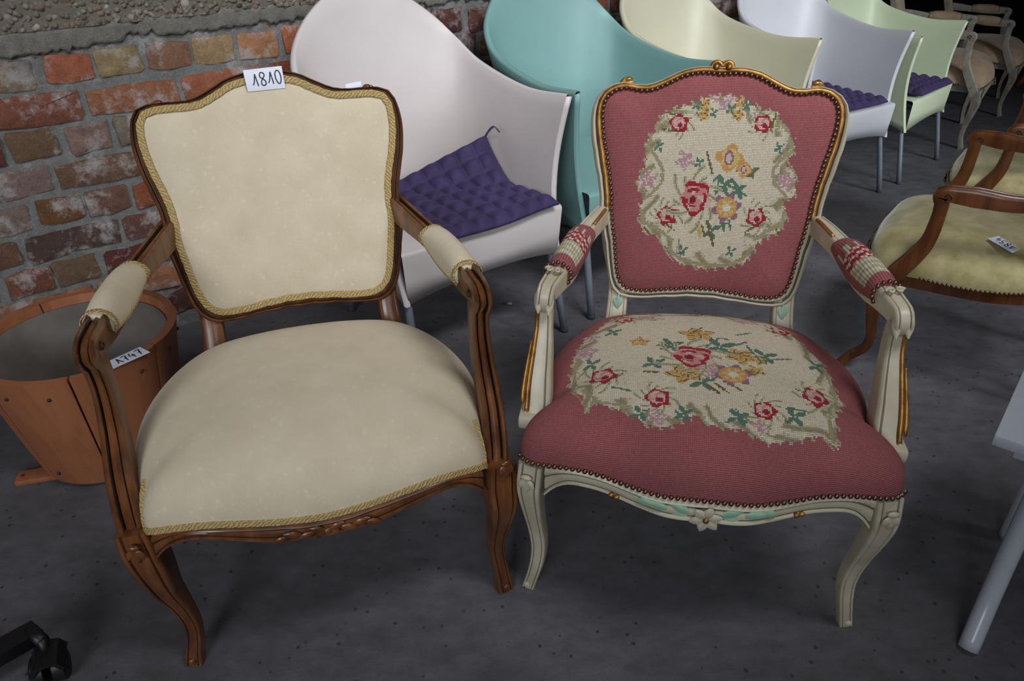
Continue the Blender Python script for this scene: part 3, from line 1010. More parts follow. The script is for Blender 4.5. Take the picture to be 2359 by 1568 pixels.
def stitch_colours(P, ops, seed=3):
    r = np.random.default_rng(seed)
    n = len(P)
    col = np.tile(WOOL['ground'], (n, 1))
    # slow drift of the background wool
    col = col * (1 + 0.05 * np.sin(P[:, :1] * 31 + P[:, 1:] * 17))
    jit = P + r.normal(0, 0.0012, P.shape)
    for op in ops:
        k = op[0]
        if k == 'medal':
            poly = np.array(op[1])
            m = inside_poly(jit, poly)
            dist = rad_dist(P, poly)[0]
            fr = m & (dist < 0.022 + 0.010 * np.sin(np.arctan2(P[:, 1] - poly[:, 1].mean(), P[:, 0] - poly[:, 0].mean()) * 17))
            col[m] = WOOL['cream']
            pick = r.random(n)
            a = np.sin(np.arctan2(P[:, 1] - poly[:, 1].mean(), P[:, 0] - poly[:, 0].mean()) * 23 + dist * 190)
            col[fr] = WOOL['palegrn'] * 0.55 + WOOL['cream'] * 0.45
            col[fr & (a > 0.25)] = WOOL['band']
            col[fr & (a > 0.75)] = WOOL['band'] * 0.8
            col[fr & (a < -0.7)] = WOOL['cream']
            col[fr & (pick < 0.05)] = WOOL['lilac']
            edge = (~m) & (dist > -0.006) & (np.sin(P[:, 0] * 300 + P[:, 1] * 210) > 0.7)
            col[edge] = WOOL['palegrn'] * 0.8
        elif k == 'line':
            pts = np.array(op[3])
            dm = np.full(n, 9.0)
            for a, b in zip(pts[:-1], pts[1:]):
                d = b - a
                t = np.clip(((P - a) @ d) / (d @ d), 0, 1)
                dm = np.minimum(dm, np.linalg.norm(P - a - t[:, None] * d, axis=1))
            m = dm + r.normal(0, 0.0006, n) < max(op[2] / 2, 0.0021)
            col[m] = WOOL[op[1]]
        else:
            cx, cy, rx, ry = op[1]
            x, y = (P[:, 0] - cx) / rx, (P[:, 1] - cy) / ry
            rr = np.hypot(x, y)
            an = np.arctan2(y, x)
            if k in ('orange', 'lilac'):
                e = 0.82 + 0.2 * np.sin(an * 5 + cx * 50)
                m = rr < e
                a, b, c = {'orange': ('orange', 'yellow', 'olive'), 'lilac': ('lilac', 'cream', 'rose')}[k]
                f = np.sin(rr * 9 + an * 5)
                col[m & (f > 0)] = WOOL[a]
                col[m & (f <= 0)] = WOOL[b]
                col[m & (f < -0.8)] = WOOL[c]
            elif k == 'leaf':
                for da in (0.6, 2.0, 3.9, 5.2):
                    ux, uy = np.cos(da), np.sin(da)
                    al = x * ux + y * uy
                    pe = -x * uy + y * ux
                    col[(al > 0.05) & (al < 0.95) & (np.abs(pe) < 0.17 * np.sin(np.clip(al, 0, 1) * np.pi) + 0.04)] = WOOL['teal']
            elif k in ('rose', 'bigrose'):
                halo = (rr < 1.55 + 0.35 * np.sin(an * 6 + cx * 40)) & (rr > 0.8) & (np.sin(an * 11 + rr * 7) > 0.35)
                col[halo] = WOOL['palegrn']
                col[halo & (np.sin(an * 11 + rr * 7) > 0.9)] = WOOL['olive'] * 0.6 + WOOL['palegrn'] * 0.4
                e = 0.9 + 0.12 * np.sin(an * 5 + cx * 90)
                m = rr < e
                col[m] = WOOL['red']
                if k == 'rose':
                    off = np.hypot(x + 0.05, y - 0.06)
                    col[(off < 0.66)] = WOOL['white'] * 0.5 + WOOL['rose'] * 0.5
                    col[(off < 0.66) & (np.sin(an * 3 + off * 8) > 0.55)] = WOOL['rose']
                    col[np.hypot(x - 0.12, y + 0.18) < 0.28] = WOOL['red']
                    col[np.hypot(x - 0.16, y + 0.2) < 0.12] = WOOL['dkrose']
                else:
                    # a full-blown rose: pale petals edged by dark crescents
                    col[m] = WOOL['rose']
                    hi = m & (np.sin(an * 3 + 0.4 + rr * 3) > 0.45)
                    col[hi] = WOOL['rose'] * 0.45 + WOOL['white'] * 0.55
                    a1 = np.abs(rr - (0.80 + 0.10 * np.sin(3 * an + 0.5))) < 0.12
                    a2 = np.abs(rr - (0.50 + 0.10 * np.sin(2 * an + 1.8))) < 0.09
                    col[m & a1 & (np.sin(an * 2 - 0.8) > -0.75)] = WOOL['red']
                    col[m & a2 & (np.sin(an * 3 + 2.2) > -0.55)] = WOOL['red']
                    c2 = np.hypot(x + 0.16, y + 0.12)
                    col[c2 < 0.30] = WOOL['rose']
                    col[c2 < 0.21] = WOOL['dkrose']
            elif k == 'tulip':
                e = 0.86 + 0.14 * np.cos(an * 4 + 0.6)
                m = rr < e
                col[m] = WOOL['yellow']
                f = np.sin(x * 8 + np.abs(y) * 5)
                col[m & (f > 0.45)] = WOOL['orange']
                col[m & (rr > 0.66)] = WOOL['orange']
                col[m & (np.hypot(x * 1.6 + 0.1, y) < 0.42)] = WOOL['rose'] * 0.4 + WOOL['white'] * 0.6
                col[m & (np.abs(np.hypot(x * 1.6 + 0.1, y) - 0.42) < 0.09)] = WOOL['purple']
            elif k == 'pansy':
                e = 0.86 + 0.16 * np.sin(an * 6)
                m = rr < e
                col[m] = WOOL['purple']
                col[m & (rr < 0.72)] = WOOL['orange']
                col[m & (rr < 0.55) & (np.sin(an * 7) > -0.4)] = WOOL['yellow']
                col[m & (rr < 0.25)] = WOOL['white']
    return np.clip(col * (1 + r.normal(0, 0.055, (n, 1))), 0, 1)


def stitch_attr(me, fcol, fij):
    """face colours as a corner attribute, and UVs counted in stitches"""
    nl = len(me.loops)
    at = me.attributes.new('stitch', 'FLOAT_COLOR', 'CORNER')
    reps = np.array([p.loop_total for p in me.polygons])
    c4 = np.c_[fcol, np.ones(len(fcol))]
    at.data.foreach_set('color', np.repeat(c4, reps, 0).astype(np.float32).ravel())
    uv = me.uv_layers.new(name='UVMap')
    corner = np.array([(0.02, 0.02), (0.98, 0.02), (0.98, 0.98), (0.02, 0.98)])
    u = (fij[:, None, :] + corner[None]).reshape(-1, 2)
    uv.data.foreach_set('uv', u.astype(np.float32).ravel())


def grid_pad(outl, step_x, step_z, surf, mats, name, parent, ops=None, extra=0.0):
    """upholstered pad: quad canvas clipped to an outline; surf(x, z, d) gives the 3-D point"""
    lo, hi = outl.min(0) - extra, outl.max(0) + extra
    nx, nz = int((hi[0] - lo[0]) / step_x) + 1, int((hi[1] - lo[1]) / step_z) + 1
    xs, zs = np.linspace(lo[0], hi[0], nx + 1), np.linspace(lo[1], hi[1], nz + 1)
    G = np.stack(np.meshgrid(xs, zs), -1).reshape(-1, 2)
    d, near = rad_dist(G, outl)
    step = max(step_x, step_z)
    keep = d > -step * 1.05
    P = np.where((d < 0)[:, None], near, G)
    dd = np.maximum(d, 0)
    V3 = surf(P[:, 0], P[:, 1], dd)
    idx = -np.ones(len(G), int)
    idx[keep] = np.arange(keep.sum())
    F, ij, cen = [], [], []
    W = nx + 1
    for j in range(nz):
        for i in range(nx):
            q = (j * W + i, j * W + i + 1, (j + 1) * W + i + 1, (j + 1) * W + i)
            if all(keep[k] for k in q) and max(d[k] for k in q) > 0:
                F.append([idx[k] for k in q])
                ij.append((i, j))
                cen.append(q)
    o = mobj(name, V3[keep], F, mats, parent, None, True, False)
    cen = np.array(cen)
    return o, P[cen].mean(1), np.array(ij, float), V3[cen].mean(1)


def ribbon(P, Nrm, w, t, name, mats, parent, closed=True, uvlen=0.006):
    """braid strip laid along P with surface normals Nrm, arched across its width"""
    P, Nrm = np.asarray(P, float), np.asarray(Nrm, float)
    n = len(P)
    T = (np.roll(P, -1, 0) - np.roll(P, 1, 0)) if closed else np.gradient(P, axis=0)
    T /= np.linalg.norm(T, axis=1)[:, None]
    B = np.cross(T, Nrm)
    B /= np.linalg.norm(B, axis=1)[:, None]
    prof = [(-0.5, -0.4), (-0.5, 0.35), (-0.36, 0.9), (-0.2, 0.55), (0, 1.0), (0.2, 0.55), (0.36, 0.9), (0.5, 0.35), (0.5, -0.4)]
    K = len(prof)
    s = np.r_[0, np.cumsum(np.linalg.norm(np.diff(P, axis=0), axis=1))]
    V, F, UV = [], [], []
    for i in range(n):
        wob = 1 + 0.06 * math.sin(i * 2.1)
        for a, b in prof:
            V.append(P[i] + B[i] * a * w * wob + Nrm[i] * b * t)
    m = n if closed else n - 1
    for i in range(m):
        j = (i + 1) % n
        for k in range(K - 1):
            F.append((i * K + k, i * K + k + 1, j * K + k + 1, j * K + k))
            s1 = s[i] + (np.linalg.norm(P[j] - P[i]))
            UV += [(s[i] / uvlen, prof[k][0] * 2), (s[i] / uvlen, prof[k + 1][0] * 2), (s1 / uvlen, prof[k + 1][0] * 2), (s1 / uvlen, prof[k][0] * 2)]
    o = mobj(name, V, F, mats, parent, None, True, False)
    uv = o.data.uv_layers.new(name='UVMap')
    uv.data.foreach_set('uv', np.array(UV, np.float32).ravel())
    return o


def nail_mesh():
    V, F = [], []
    prof = [(1.0, 0.0), (0.86, 0.42), (0.5, 0.74)]
    for r, h in prof:
        for i in range(8):
            a = i * math.pi / 4
            V.append((r * math.cos(a), r * math.sin(a), h))
    V.append((0, 0, 0.86))
    for j in range(2):
        for i in range(8):
            F.append((j * 8 + i, j * 8 + (i + 1) % 8, (j + 1) * 8 + (i + 1) % 8, (j + 1) * 8 + i))
    for i in range(8):
        F.append((16 + i, 16 + (i + 1) % 8, 24))
    return mesh_data('nail', V, F, M['nail'])


NAIL = nail_mesh()


def nails(P, Nrm, parent, r=0.0046):
    for p, n in zip(P, Nrm):
        o = bpy.data.objects.new('nail', NAIL)
        link(o, parent)
        q = Vector(n).to_track_quat('Z', 'Y')
        o.matrix_local = Matrix.Translation(Vector(p)) @ q.to_matrix().to_4x4() @ Matrix.Scale(r * random.uniform(0.94, 1.06), 4)


def along(P, step, closed=False):
    P = np.asarray(P, float)
    if closed:
        P = np.vstack([P, P[:1]])
    s = np.r_[0, np.cumsum(np.linalg.norm(np.diff(P, axis=0), axis=1))]
    n = max(2, int(round(s[-1] / step)))
    u = np.linspace(0, s[-1], n + 1)
    if closed:
        u = u[:-1]
    return np.stack([np.interp(u, s, P[:, k]) for k in range(3)], 1)


def spiral(c, r0, turns, ex, ey, n=26):
    a = np.linspace(0, turns * 2 * np.pi, n)
    r = r0 * (1 - 0.85 * a / a[-1])
    return np.asarray(c) + r[:, None] * (np.cos(a)[:, None] * np.asarray(ex) + np.sin(a)[:, None] * np.asarray(ey))


def petal(c, d, nrm, L, w, t, n=6):
    """small carved leaf/petal shell from c along d"""
    d = np.asarray(d, float) / np.linalg.norm(d)
    nrm = np.asarray(nrm, float) / np.linalg.norm(nrm)
    b = np.cross(nrm, d)
    V, F = [], []
    for i in range(n + 1):
        s = i / n
        ww = w * math.sin(math.pi * min(0.97, 0.08 + 0.9 * s)) ** 0.8
        hh = t * math.sin(math.pi * min(1, 0.1 + 0.8 * s))
        for a, h in ((-1, 0), (-0.5, 0.8), (0, 0.55), (0.5, 0.8), (1, 0)):
            V.append(np.asarray(c) + d * L * s + b * ww * a + nrm * hh * h)
    for i in range(n):
        for k in range(4):
            F.append((i * 5 + k, i * 5 + k + 1, (i + 1) * 5 + k + 1, (i + 1) * 5 + k))
    return V, F
def superprofile(H, n, m=60):
    """arc-length table of the cushion section: returns s, g (plan radius 0..1), f (height)"""
    a = np.linspace(0, np.pi / 2, 200)
    g = np.sin(a) ** (2 / n)
    f = H * np.cos(a) ** (2 / n)
    s = np.r_[0, np.cumsum(np.hypot(np.diff(g * 0.29), np.diff(f)))]
    return s / s[-1], g, f


def fauteuil(name, label, loc, rz, D, st):
    root = thing(name, label, 'armchair', loc, rz, None)
    wmats = st['wood']
    y0, z0, k = st['back']
    nb = np.array([0, -1, k]) / math.sqrt(1 + k * k)
    CZ = 0.70

    def bp(x, z, h=0.0):
        x, z = np.asarray(x, float), np.asarray(z, float)
        P = np.stack([x, y0 + k * (z - z0), z], -1)
        return P + np.asarray(h, float)[..., None] * nb if np.ndim(h) else P + h * nb

    # ---------------- back
    n = 192
    ph, ri = full_outline(D['ri'], CZ, n)
    _, w = full_outline(D['w'], CZ, n)
    prof = [(-0.15, -0.022), (-0.15, 0.004), (0.02, 0.008), (0.16, 0.0115), (0.32, 0.010), (0.40, 0.0055), (0.50, 0.0055), (0.56, 0.011), (0.74, 0.0145), (0.92, 0.011), (1.0, 0.002), (0.98, -0.022)]
    dark = {4, 5, 6}
    K = len(prof)
    V, F, fm = [], [], []
    for i in range(n):
        c, s = math.cos(ph[i]), math.sin(ph[i])
        for t, h in prof:
            r = ri[i] + w[i] * t
            V.append(bp(c * r, CZ + s * r, h))
    for i in range(n):
        j = (i + 1) % n
        for a in range(K):
            b = (a + 1) % K
            F.append((i * K + a, i * K + b, j * K + b, j * K + a))
            fm.append(1 if a in dark else 0)
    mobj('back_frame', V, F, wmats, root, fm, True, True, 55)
    O2 = np.c_[np.cos(ph) * ri, CZ + np.sin(ph) * ri]

    def back_surf(x, z, d):
        h = 0.005 + st['puff'][0] * (1 - np.exp(-d / 0.022)) + st['puff'][1] * (1 - np.exp(-d / 0.11))
        return bp(x, z, h)
    step = st['stitch']
    pad, pc, ij, _ = grid_pad(O2, step, step, back_surf, st['fabric'], 'back_pad', root)
    if st.get('ops'):
        stitch_attr(pad.data, stitch_colours(pc, st['ops']['back']), ij)
    Vc = [bp(p[0], p[1], -0.016) for p in O2] + [bp(0, CZ, -0.016)]
    mobj('back_cover', Vc, [(i, (i + 1) % n, n) for i in range(n)], st['cover'], root)
    if st['trim'] == 'gimp':
        rr = ri - 0.0065
        P = bp(np.cos(ph) * rr, CZ + np.sin(ph) * rr, 0.0125)
        ribbon(P, np.tile(nb, (n, 1)), 0.0135, 0.0022, 'gimp_braid', M['gimp'], root)
    else:
        rr = ri - 0.0035
        P = along(bp(np.cos(ph) * rr, CZ + np.sin(ph) * rr, 0.0105), 0.0106, True)
        nails(P, np.tile(nb, (len(P), 1)), root)
    if st.get('gilt'):
        keep = [i for i in range(n) if math.sin(ph[i]) > -0.28]
        # open run that starts and ends at the arm joints
        ang = np.linspace(-0.26, math.pi + 0.26, 150)
        q = np.where(ang <= np.pi / 2, ang, np.pi - ang)
        hp = np.linspace(-np.pi / 2, np.pi / 2, len(D['ri']))
        r = np.interp(q, hp, D['ri']) + np.interp(q, hp, D['w']) * 0.22
        P = bp(np.cos(ang) * r, CZ + np.sin(ang) * r, 0.0105)
        V, F, _ = sweep(P, circ(0.0050, 8), tuple(nb))
        mobj('gilt_bead', V, F, st['gilt'], root)

    # ears and crest carving
    hp = np.linspace(-np.pi / 2, np.pi / 2, len(D['ri']))
    for sx in (-1, 1):
        ex, ez = st['ear']
        c = bp(ex * sx, ez, 0.004)
        e = MB()
        d = np.array([sx * -0.8, 0, 0.6])
        for tlt, L in ((0.0, 0.03), (0.5, 0.024), (-0.5, 0.022)):
            dd = np.array([-sx * math.cos(0.25 + tlt), 0, math.sin(0.25 + tlt)])
            V, F = petal(c + np.array([sx * 0.012, 0, -0.009]), dd, nb, L, 0.006, 0.008)
            e.add(V, F)
        V, F = ellipsoid(c + np.array([sx * -0.006, 0, 0.004]), np.array([0.009, 0.007, 0.0045]), None, 10, 6)
        e.add(V, F)
        e.build('ear_carving', st['gilt'] if st.get('gilt') else wmats[0], root)
    if st.get('volutes'):
        for sx in (-1, 1):
            c = bp(sx * 0.0125, st['volutes'], 0.008)
            e = MB()
            ez = np.array([0, k, 1]) / math.sqrt(1 + k * k)
            P = spiral(c, 0.0125, 1.2, np.array([-sx, 0, 0]), ez)
            V, F = tube(P, 0.004, 8, side=tuple(nb))
            e.add(V, F)
            V, F = ellipsoid(c + nb * 0.003, np.array([0.0072, 0.0085, 0.0072]), None, 12, 8)
            e.add(V, F)
            e.build('crest_volute', st['gilt'], root)

    # ---------------- seat cushion
    H, nexp = st['seat']
    half = np.array(st['plan'], float)                       # x >= 0 half, front centre -> rear centre: x, y, edge z
    full = np.vstack([half, half[-2:0:-1] * [-1, 1, 1]])
    full = cr(full, 240, True)
    c2 = np.array([0, -0.07])
    s_t, g_t, f_t = superprofile(H, nexp)
    unrolled = 1.16
    ang = np.arctan2(full[:, 1] - c2[1], full[:, 0] - c2[0])
    order = np.argsort(ang)
    aa, rad, ze = ang[order], np.hypot(full[:, 0] - c2[0], full[:, 1] - c2[1])[order], full[order, 2]

    def seat_pt(P):
        d = P - c2
        a = np.arctan2(d[:, 1], d[:, 0])
        R = np.interp(a, aa, rad, period=2 * np.pi)
        Z = np.interp(a, aa, ze, period=2 * np.pi)
        u = np.clip(np.hypot(d[:, 0], d[:, 1]) / (R * unrolled), 0, 1)
        g = np.interp(u, s_t, g_t)
        f = np.interp(u, s_t, f_t)
        zc = st.get('zc', 0.372)
        base = Z + (zc - Z) * (f / H) ** 1.0
        sag = -st.get('sag', 0.0) * np.exp(-((P[:, 0] / 0.16) ** 2 + ((P[:, 1] + 0.02) / 0.16) ** 2))
        return np.stack([c2[0] + np.cos(a) * R * g, c2[1] + np.sin(a) * R * g, base + f + sag], -1)
    O3 = c2 + (full[:, :2] - c2) * unrolled
    pad, pc, ij, cen3 = grid_pad(O3, st['stitch'], st['stitch'], lambda x, y, d: seat_pt(np.stack([x, y], -1)), st['fabric'], 'seat_pad', root)
    if st.get('ops'):
        stitch_attr(pad.data, stitch_colours(cen3[:, :2], st['ops']['seat'], 5), ij)
    nf = len(half)
    front = [i for i in range(len(full)) if full[i, 1] < st['frontcut']]
    fr = full[front]
    fr = fr[np.argsort(fr[:, 0])]
    FN = np.stack([np.gradient(fr[:, 1]), -np.gradient(fr[:, 0]), np.zeros(len(fr))], 1)
    FN /= np.linalg.norm(FN, axis=1)[:, None]
    if st['trim'] == 'gimp':
        ribbon(fr + FN * 0.002 + np.array([0, 0, 0.005]), FN * 0.9 + np.array([0, 0, 0.25]), 0.012, 0.0022, 'seat_gimp', M['gimp'], root, False)
        for sx in (-1, 1):
            x, y, z = st['gimp_up']
            P = np.array([(sx * x, y, z), (sx * (x + 0.001), y + 0.012, z + 0.028), (sx * (x - 0.001), y + 0.035, z + 0.055), (sx * (x - 0.004), y + 0.06, z + 0.068)])
            ribbon(cr(P, 14), np.tile([sx * 0.35, -0.9, 0.2], (14, 1)), 0.012, 0.002, 'seat_gimp', M['gimp'], root, False)
    else:
        P = along(fr, 0.0108)
        Q = np.stack([np.interp(P[:, 0], fr[:, 0], FN[:, c]) for c in range(3)], 1)
        nails(P + Q * 0.004 + np.array([0, 0, 0.004]), Q + np.array([0, 0, 0.15]), root)
        for sx in (-1, 1):
            sd = full[(full[:, 0] * sx > 0.2) & (full[:, 1] > -0.15) & (full[:, 1] < 0.12)]
            sd = sd[np.argsort(sd[:, 1])]
            P = along(sd, 0.0125)
            nails(P + np.array([sx * 0.002, 0, 0.004]), np.tile([sx, 0, 0.1], (len(P), 1)), root)

    # ---------------- rails
    rt, rb = np.array(D['railtop']), np.array(D['railbot'])
    rt2 = np.vstack([rt[::-1] * [-1, 1, 1], rt[1:]])
    rb2 = np.vstack([rb[::-1] * [-1, 1, 1], rb[1:]])
    rt2, rb2 = cr(rt2, 61), cr(rb2, 61)
    rb2[:, 2] -= st.get('rail_drop', 0.0)
    q = np.clip((np.abs(rb2[:, 0]) - 0.215) / 0.06, 0, 1)
    rb2[:, 2] -= 0.030 * q ** 2.2          # the rail sweeps down into the knees
    sec = [(0, 0.0), (0.05, 0.004), (0.20, 0.0065), (0.30, 0.003), (0.36, 0.003), (0.45, 0.005), (0.70, 0.0045), (0.76, 0.003), (0.82, 0.003), (0.86, 0.007), (0.95, 0.0075), (1.0, 0.003), (1.0, -0.024), (0, -0.024)]
    dk = {3, 7}
    V, F, fm = [], [], []
    tx = np.gradient(rt2[:, :2], axis=0)
    K = len(sec)
    for i in range(61):
        nd = np.array([tx[i, 1], -tx[i, 0], 0])
        nd /= np.linalg.norm(nd)
        for v, h in sec:
            V.append(rt2[i] * (1 - v) + rb2[i] * v + nd * h)
    for i in range(60):
        for a in range(K):
            b = (a + 1) % K
            F.append((i * K + a, i * K + b, (i + 1) * K + b, (i + 1) * K + a))
            fm.append(1 if a in dk else 0)
    F += [tuple(range(K)), tuple(60 * K + a for a in range(K - 1, -1, -1))]
    fm += [0, 0]
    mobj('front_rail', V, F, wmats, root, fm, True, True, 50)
    for sx in (-1, 1):
        P = cr([(sx * 0.278, -0.24, 0.345), (sx * 0.285, -0.1, 0.352), (sx * 0.268, 0.04, 0.352), (sx * 0.205, 0.165, 0.35)], 20)
        V, F, _ = sweep(P, np.array([(-0.011, -0.024), (0.011, -0.024), (0.011, 0.022), (-0.011, 0.022)]), (1, 0, 0))
        mobj('side_rail', V, F, wmats, root, [0] * len(F), True, True, 40)
    V, F = box(-0.2, 0.2, 0.155, 0.178, 0.328, 0.374, 0.003)
    mobj('back_rail', V, F, wmats[0], root, None, True, True, 40)

    # carving on the middle of the front rail
    y, z = (rt2[30, 1] + rb2[30, 1]) / 2 - 0.008, (rt2[30, 2] + rb2[30, 2]) / 2
    if st['carving'] == 'leaves':
        e = MB()
        for sx in (-1, 1):
            for q, (dx, L, a) in enumerate(((0.004, 0.026, 0.35), (0.02, 0.03, -0.25), (0.042, 0.03, 0.25), (0.062, 0.026, -0.2), (0.006, 0.018, -0.7))):
                V, F = petal((sx * dx, y + 0.001, z - 0.002), (sx * math.cos(a), 0, math.sin(a)), (0, -1, 0), L, 0.007, 0.006)
                e.add(V, F)
        V, F = ellipsoid((0, y, z - 0.003), np.array([0.007, 0.006, 0.007]))
        e.add(V, F)
        e.build('carved_leaves', wmats[0], root)
    else:
        fl = MB()
        fz = z - 0.010
        for q in range(6):
            a = q * math.pi / 3 + 0.26
            V, F = petal((math.cos(a) * 0.003, y - 0.003, fz + math.sin(a) * 0.003), (math.cos(a), 0, math.sin(a)), (0, -1, 0), 0.0245, 0.0092, 0.006)
            fl.add(V, F)
        flo = fl.build('carved_flower', wmats[0], root)
        V, F = ellipsoid((0, y - 0.006, fz), np.array([0.0055, 0.005, 0.0055]))
        mobj('flower_eye', V, F, st['gilt'], flo)
        for sx in (-1, 1):
            for (dx, L, a, dz) in ((0.024, 0.040, 0.30, -0.006), (0.030, 0.030, -0.12, -0.012), (0.062, 0.040, 0.12, -0.003), (0.090, 0.026, -0.25, 0.003)):
                i = int(round(30 + sx * dx / 0.275 * 30))
                yy = (rt2[i, 1] + rb2[i, 1]) / 2 - 0.004
                zz = (rt2[i, 2] + rb2[i, 2]) / 2 + dz + 0.002
                V, F = petal((sx * dx, yy, zz), (sx * math.cos(a), 0.15, math.sin(a)), (0, -1, 0), L, 0.0095, 0.0065)
                mobj('carved_leaf', V, F, M['mint'], root)
            for dx in (0.143, 0.160):
                i = int(round(30 + sx * dx / 0.275 * 30))
                p = rb2[i] + np.array([0, -0.006, 0.002])
                V, F = ellipsoid(p, np.array([0.0062, 0.005, 0.0045]))
                mobj('gilt_bud', V, F, st['gilt'], root)

    # ---------------- legs
    leg = np.array(D['leg'])
    for sx in (-1, 1):
        P = np.vstack([[leg[0, 0] - 0.004, leg[0, 1] + 0.004, 0.362], leg]) * [sx, 1, 1]
        P[-1, 2] = 0.0
        if 'legs' in D:
            P = np.array(D['legs'][sx]) * [sx, 1, 1]
        d = np.array([sx * 0.2, -0.98, 0])
        side = np.array([-d[1], d[0], 0])
        moulded(P, st['legw'], np.array(st['legw']) * 0.82, side, 44, wmats, 'front_leg', root, kind=FINE)
        e = MB()
        foot = P[-1]
        V, F = ellipsoid(foot + d * 0.0085 + np.array([0, 0, 0.012]), np.array([0.0085, 0.006, 0.0085]))
        e.add(V, F)
        e.build('foot_scroll', wmats[0], root)
        e = MB()
        kn = P[1] + d * st['legw'][1] * 0.46 + side * -sx * 0.0
        for a, L in ((-0.55, 0.026), (0.0, 0.032), (0.55, 0.026)):
            V, F = petal(kn + np.array([0, 0, 0.030]), np.array([math.sin(a) * side[0], math.sin(a) * side[1], -math.cos(a)]), d, L, 0.008, 0.006)
            e.add(V, F)
        V, F = ellipsoid(kn + np.array([0, 0, 0.033]), np.array([0.011, 0.005, 0.006]), np.stack([side, d, [0, 0, 1]], 1))
        e.add(V, F)
        e.build('knee_carving', wmats[0], root)
        # rear leg, running up as the stile behind the back frame
        P = [(sx * st['stile'][0], y0 + k * (0.655 - z0) + 0.004, 0.655), (sx * (st['stile'][0] - 0.014), y0 + k * (0.57 - z0) + 0.020, 0.57), (sx * (st['stile'][1] + 0.004), y0 + k * (0.5 - z0) + 0.017, 0.50), (sx * st['stile'][1], y0 - 0.006, 0.45), (sx * (st['stile'][1] + 0.006), 0.168, 0.38), (sx * 0.198, 0.19, 0.28), (sx * 0.206, 0.24, 0.14), (sx * 0.214, 0.305, 0.0)]
        moulded(P, [0.020, 0.030, 0.042, 0.046, 0.046, 0.042, 0.034, 0.030], [0.03, 0.034, 0.036, 0.04, 0.04, 0.036, 0.030, 0.026], (1, 0, 0), 50, wmats, 'rear_leg', root, kind=PLAIN)

    if st.get('gilt'):
        for sx in (-1, 1):
            c = np.array([sx * (st['stile'][1] - 0.002), y0 - 0.0285, 0.448])
            for a, L, w_, dz in ((1.57, 0.034, 0.0055, 0.0), (1.15, 0.024, 0.004, 0.004), (2.0, 0.024, 0.004, 0.002)):
                V, F = petal(c + np.array([0, 0.002, dz]), (math.cos(a), 0.25, math.sin(a)), (0, -1, 0.2), L, w_, 0.0025)
                mobj('carved_leaf', V, F, M['mint'], root)

    # ---------------- arms
    post = np.array(D['post'])
    for sx in (-1, 1):
        P = np.vstack([np.array(st['arm']), post[1:]] + ([np.array(st['postfoot'])] if st.get('postfoot') else []))
        P = P * [sx, 1, 1]
        side = (1, 0, 0)
        Pc = cr(P, 90)
        pw = st['armw']
        moulded(Pc, pw, np.array(st['armh']), side, 110, wmats, 'arm', root, kind=st.get('armsec'))
        # scroll cut on both cheeks of the knuckle
        kn = np.array(st['knuckle']) * [sx, 1, 1]
        for q in (-1, 1):
            Pq = spiral(kn + np.array([q * 0.0185, 0, 0]), 0.011, 1.1, np.array([0, -1, 0]), np.array([0, 0, 1]))
            V, F = tube(Pq, 0.0016, 6, side=(1, 0, 0))
            mobj('scroll_carving', V, F, wmats[1], root)
        if st.get('armpad'):
            a0, a1, wpad, hpad = st['armpad']
            i0 = int(np.argmin(np.abs(Pc[:45, 1] - a0)))
            i1 = int(np.argmin(np.abs(Pc[:45, 1] - a1)))
            seg = cr(Pc[i0:i1 + 1], 40)
            T, Sd, Up = frames(seg, side)
            na = 22
            V = []
            for i in range(40):
                t = i / 39
                tp = min(1, (math.sin(math.pi * min(max(t * 0.90 + 0.03, 0), 1))) ** 0.5 * 1.02)
                for j in range(na + 1):
                    a = math.pi * (-0.20 + 1.40 * j / na)
                    V.append(seg[i] + Sd[i] * math.cos(a) * wpad / 2 * (0.86 + 0.14 * tp) + Up[i] * (0.004 + math.sin(a) * hpad * (0.28 + 0.72 * tp)))
            F, ij = [], []
            for i in range(39):
                for j in range(na):
                    F.append((i * (na + 1) + j, i * (na + 1) + j + 1, (i + 1) * (na + 1) + j + 1, (i + 1) * (na + 1) + j))
                    ij.append((i, j))
            F.append(tuple(range(na, -1, -1)))
            F.append(tuple(39 * (na + 1) + j for j in range(na + 1)))
            ap = mobj('arm_pad', V, F, st['fabric'], root, None, True, False)
            if st.get('ops'):
                at = ap.data.attributes.new('stitch', 'FLOAT_COLOR', 'CORNER')
                cols = []
                rr = np.random.default_rng(9)
                for (i, j) in ij:
                    t, v = i / 39, j / na
                    c = WOOL['ground']
                    if abs(v - 0.5) < 0.33 and t > 0.2:
                        if 0.33 < t < 0.58:
                            f = math.sin(t * 60 + v * 22) * math.sin(v * 30)
                            c = WOOL['red'] if f > 0.05 else (WOOL['rose'] if f > -0.4 else WOOL['white'])
                        elif 0.58 <= t < 0.86:
                            c = WOOL['palegrn'] if math.sin(t * 70 + v * 9) > -0.2 else WOOL['cream']
                        elif t < 0.33 and math.sin(v * 40) > 0.2:
                            c = WOOL['cream'] * 0.8 + WOOL['teal'] * 0.2
                    cols.append(np.r_[np.clip(c * (1 + rr.normal(0, 0.05)), 0, 1), 1])
                cols += [np.r_[WOOL['ground'], 1]] * 2
                reps = [p.loop_total for p in ap.data.polygons]
                at.data.foreach_set('color', np.repeat(np.array(cols), reps, 0).astype(np.float32).ravel())
                uv = ap.data.uv_layers.new(name='UVMap')
                u = []
                for (i, j) in ij:
                    u += [(i + .02, j + .02), (i + .02, j + .98), (i + .98, j + .98), (i + .98, j + .02)]
                u += [(0.5, 0.5)] * (2 * (na + 1))
                uv.data.foreach_set('uv', np.array(u, np.float32).ravel())
            ends = []
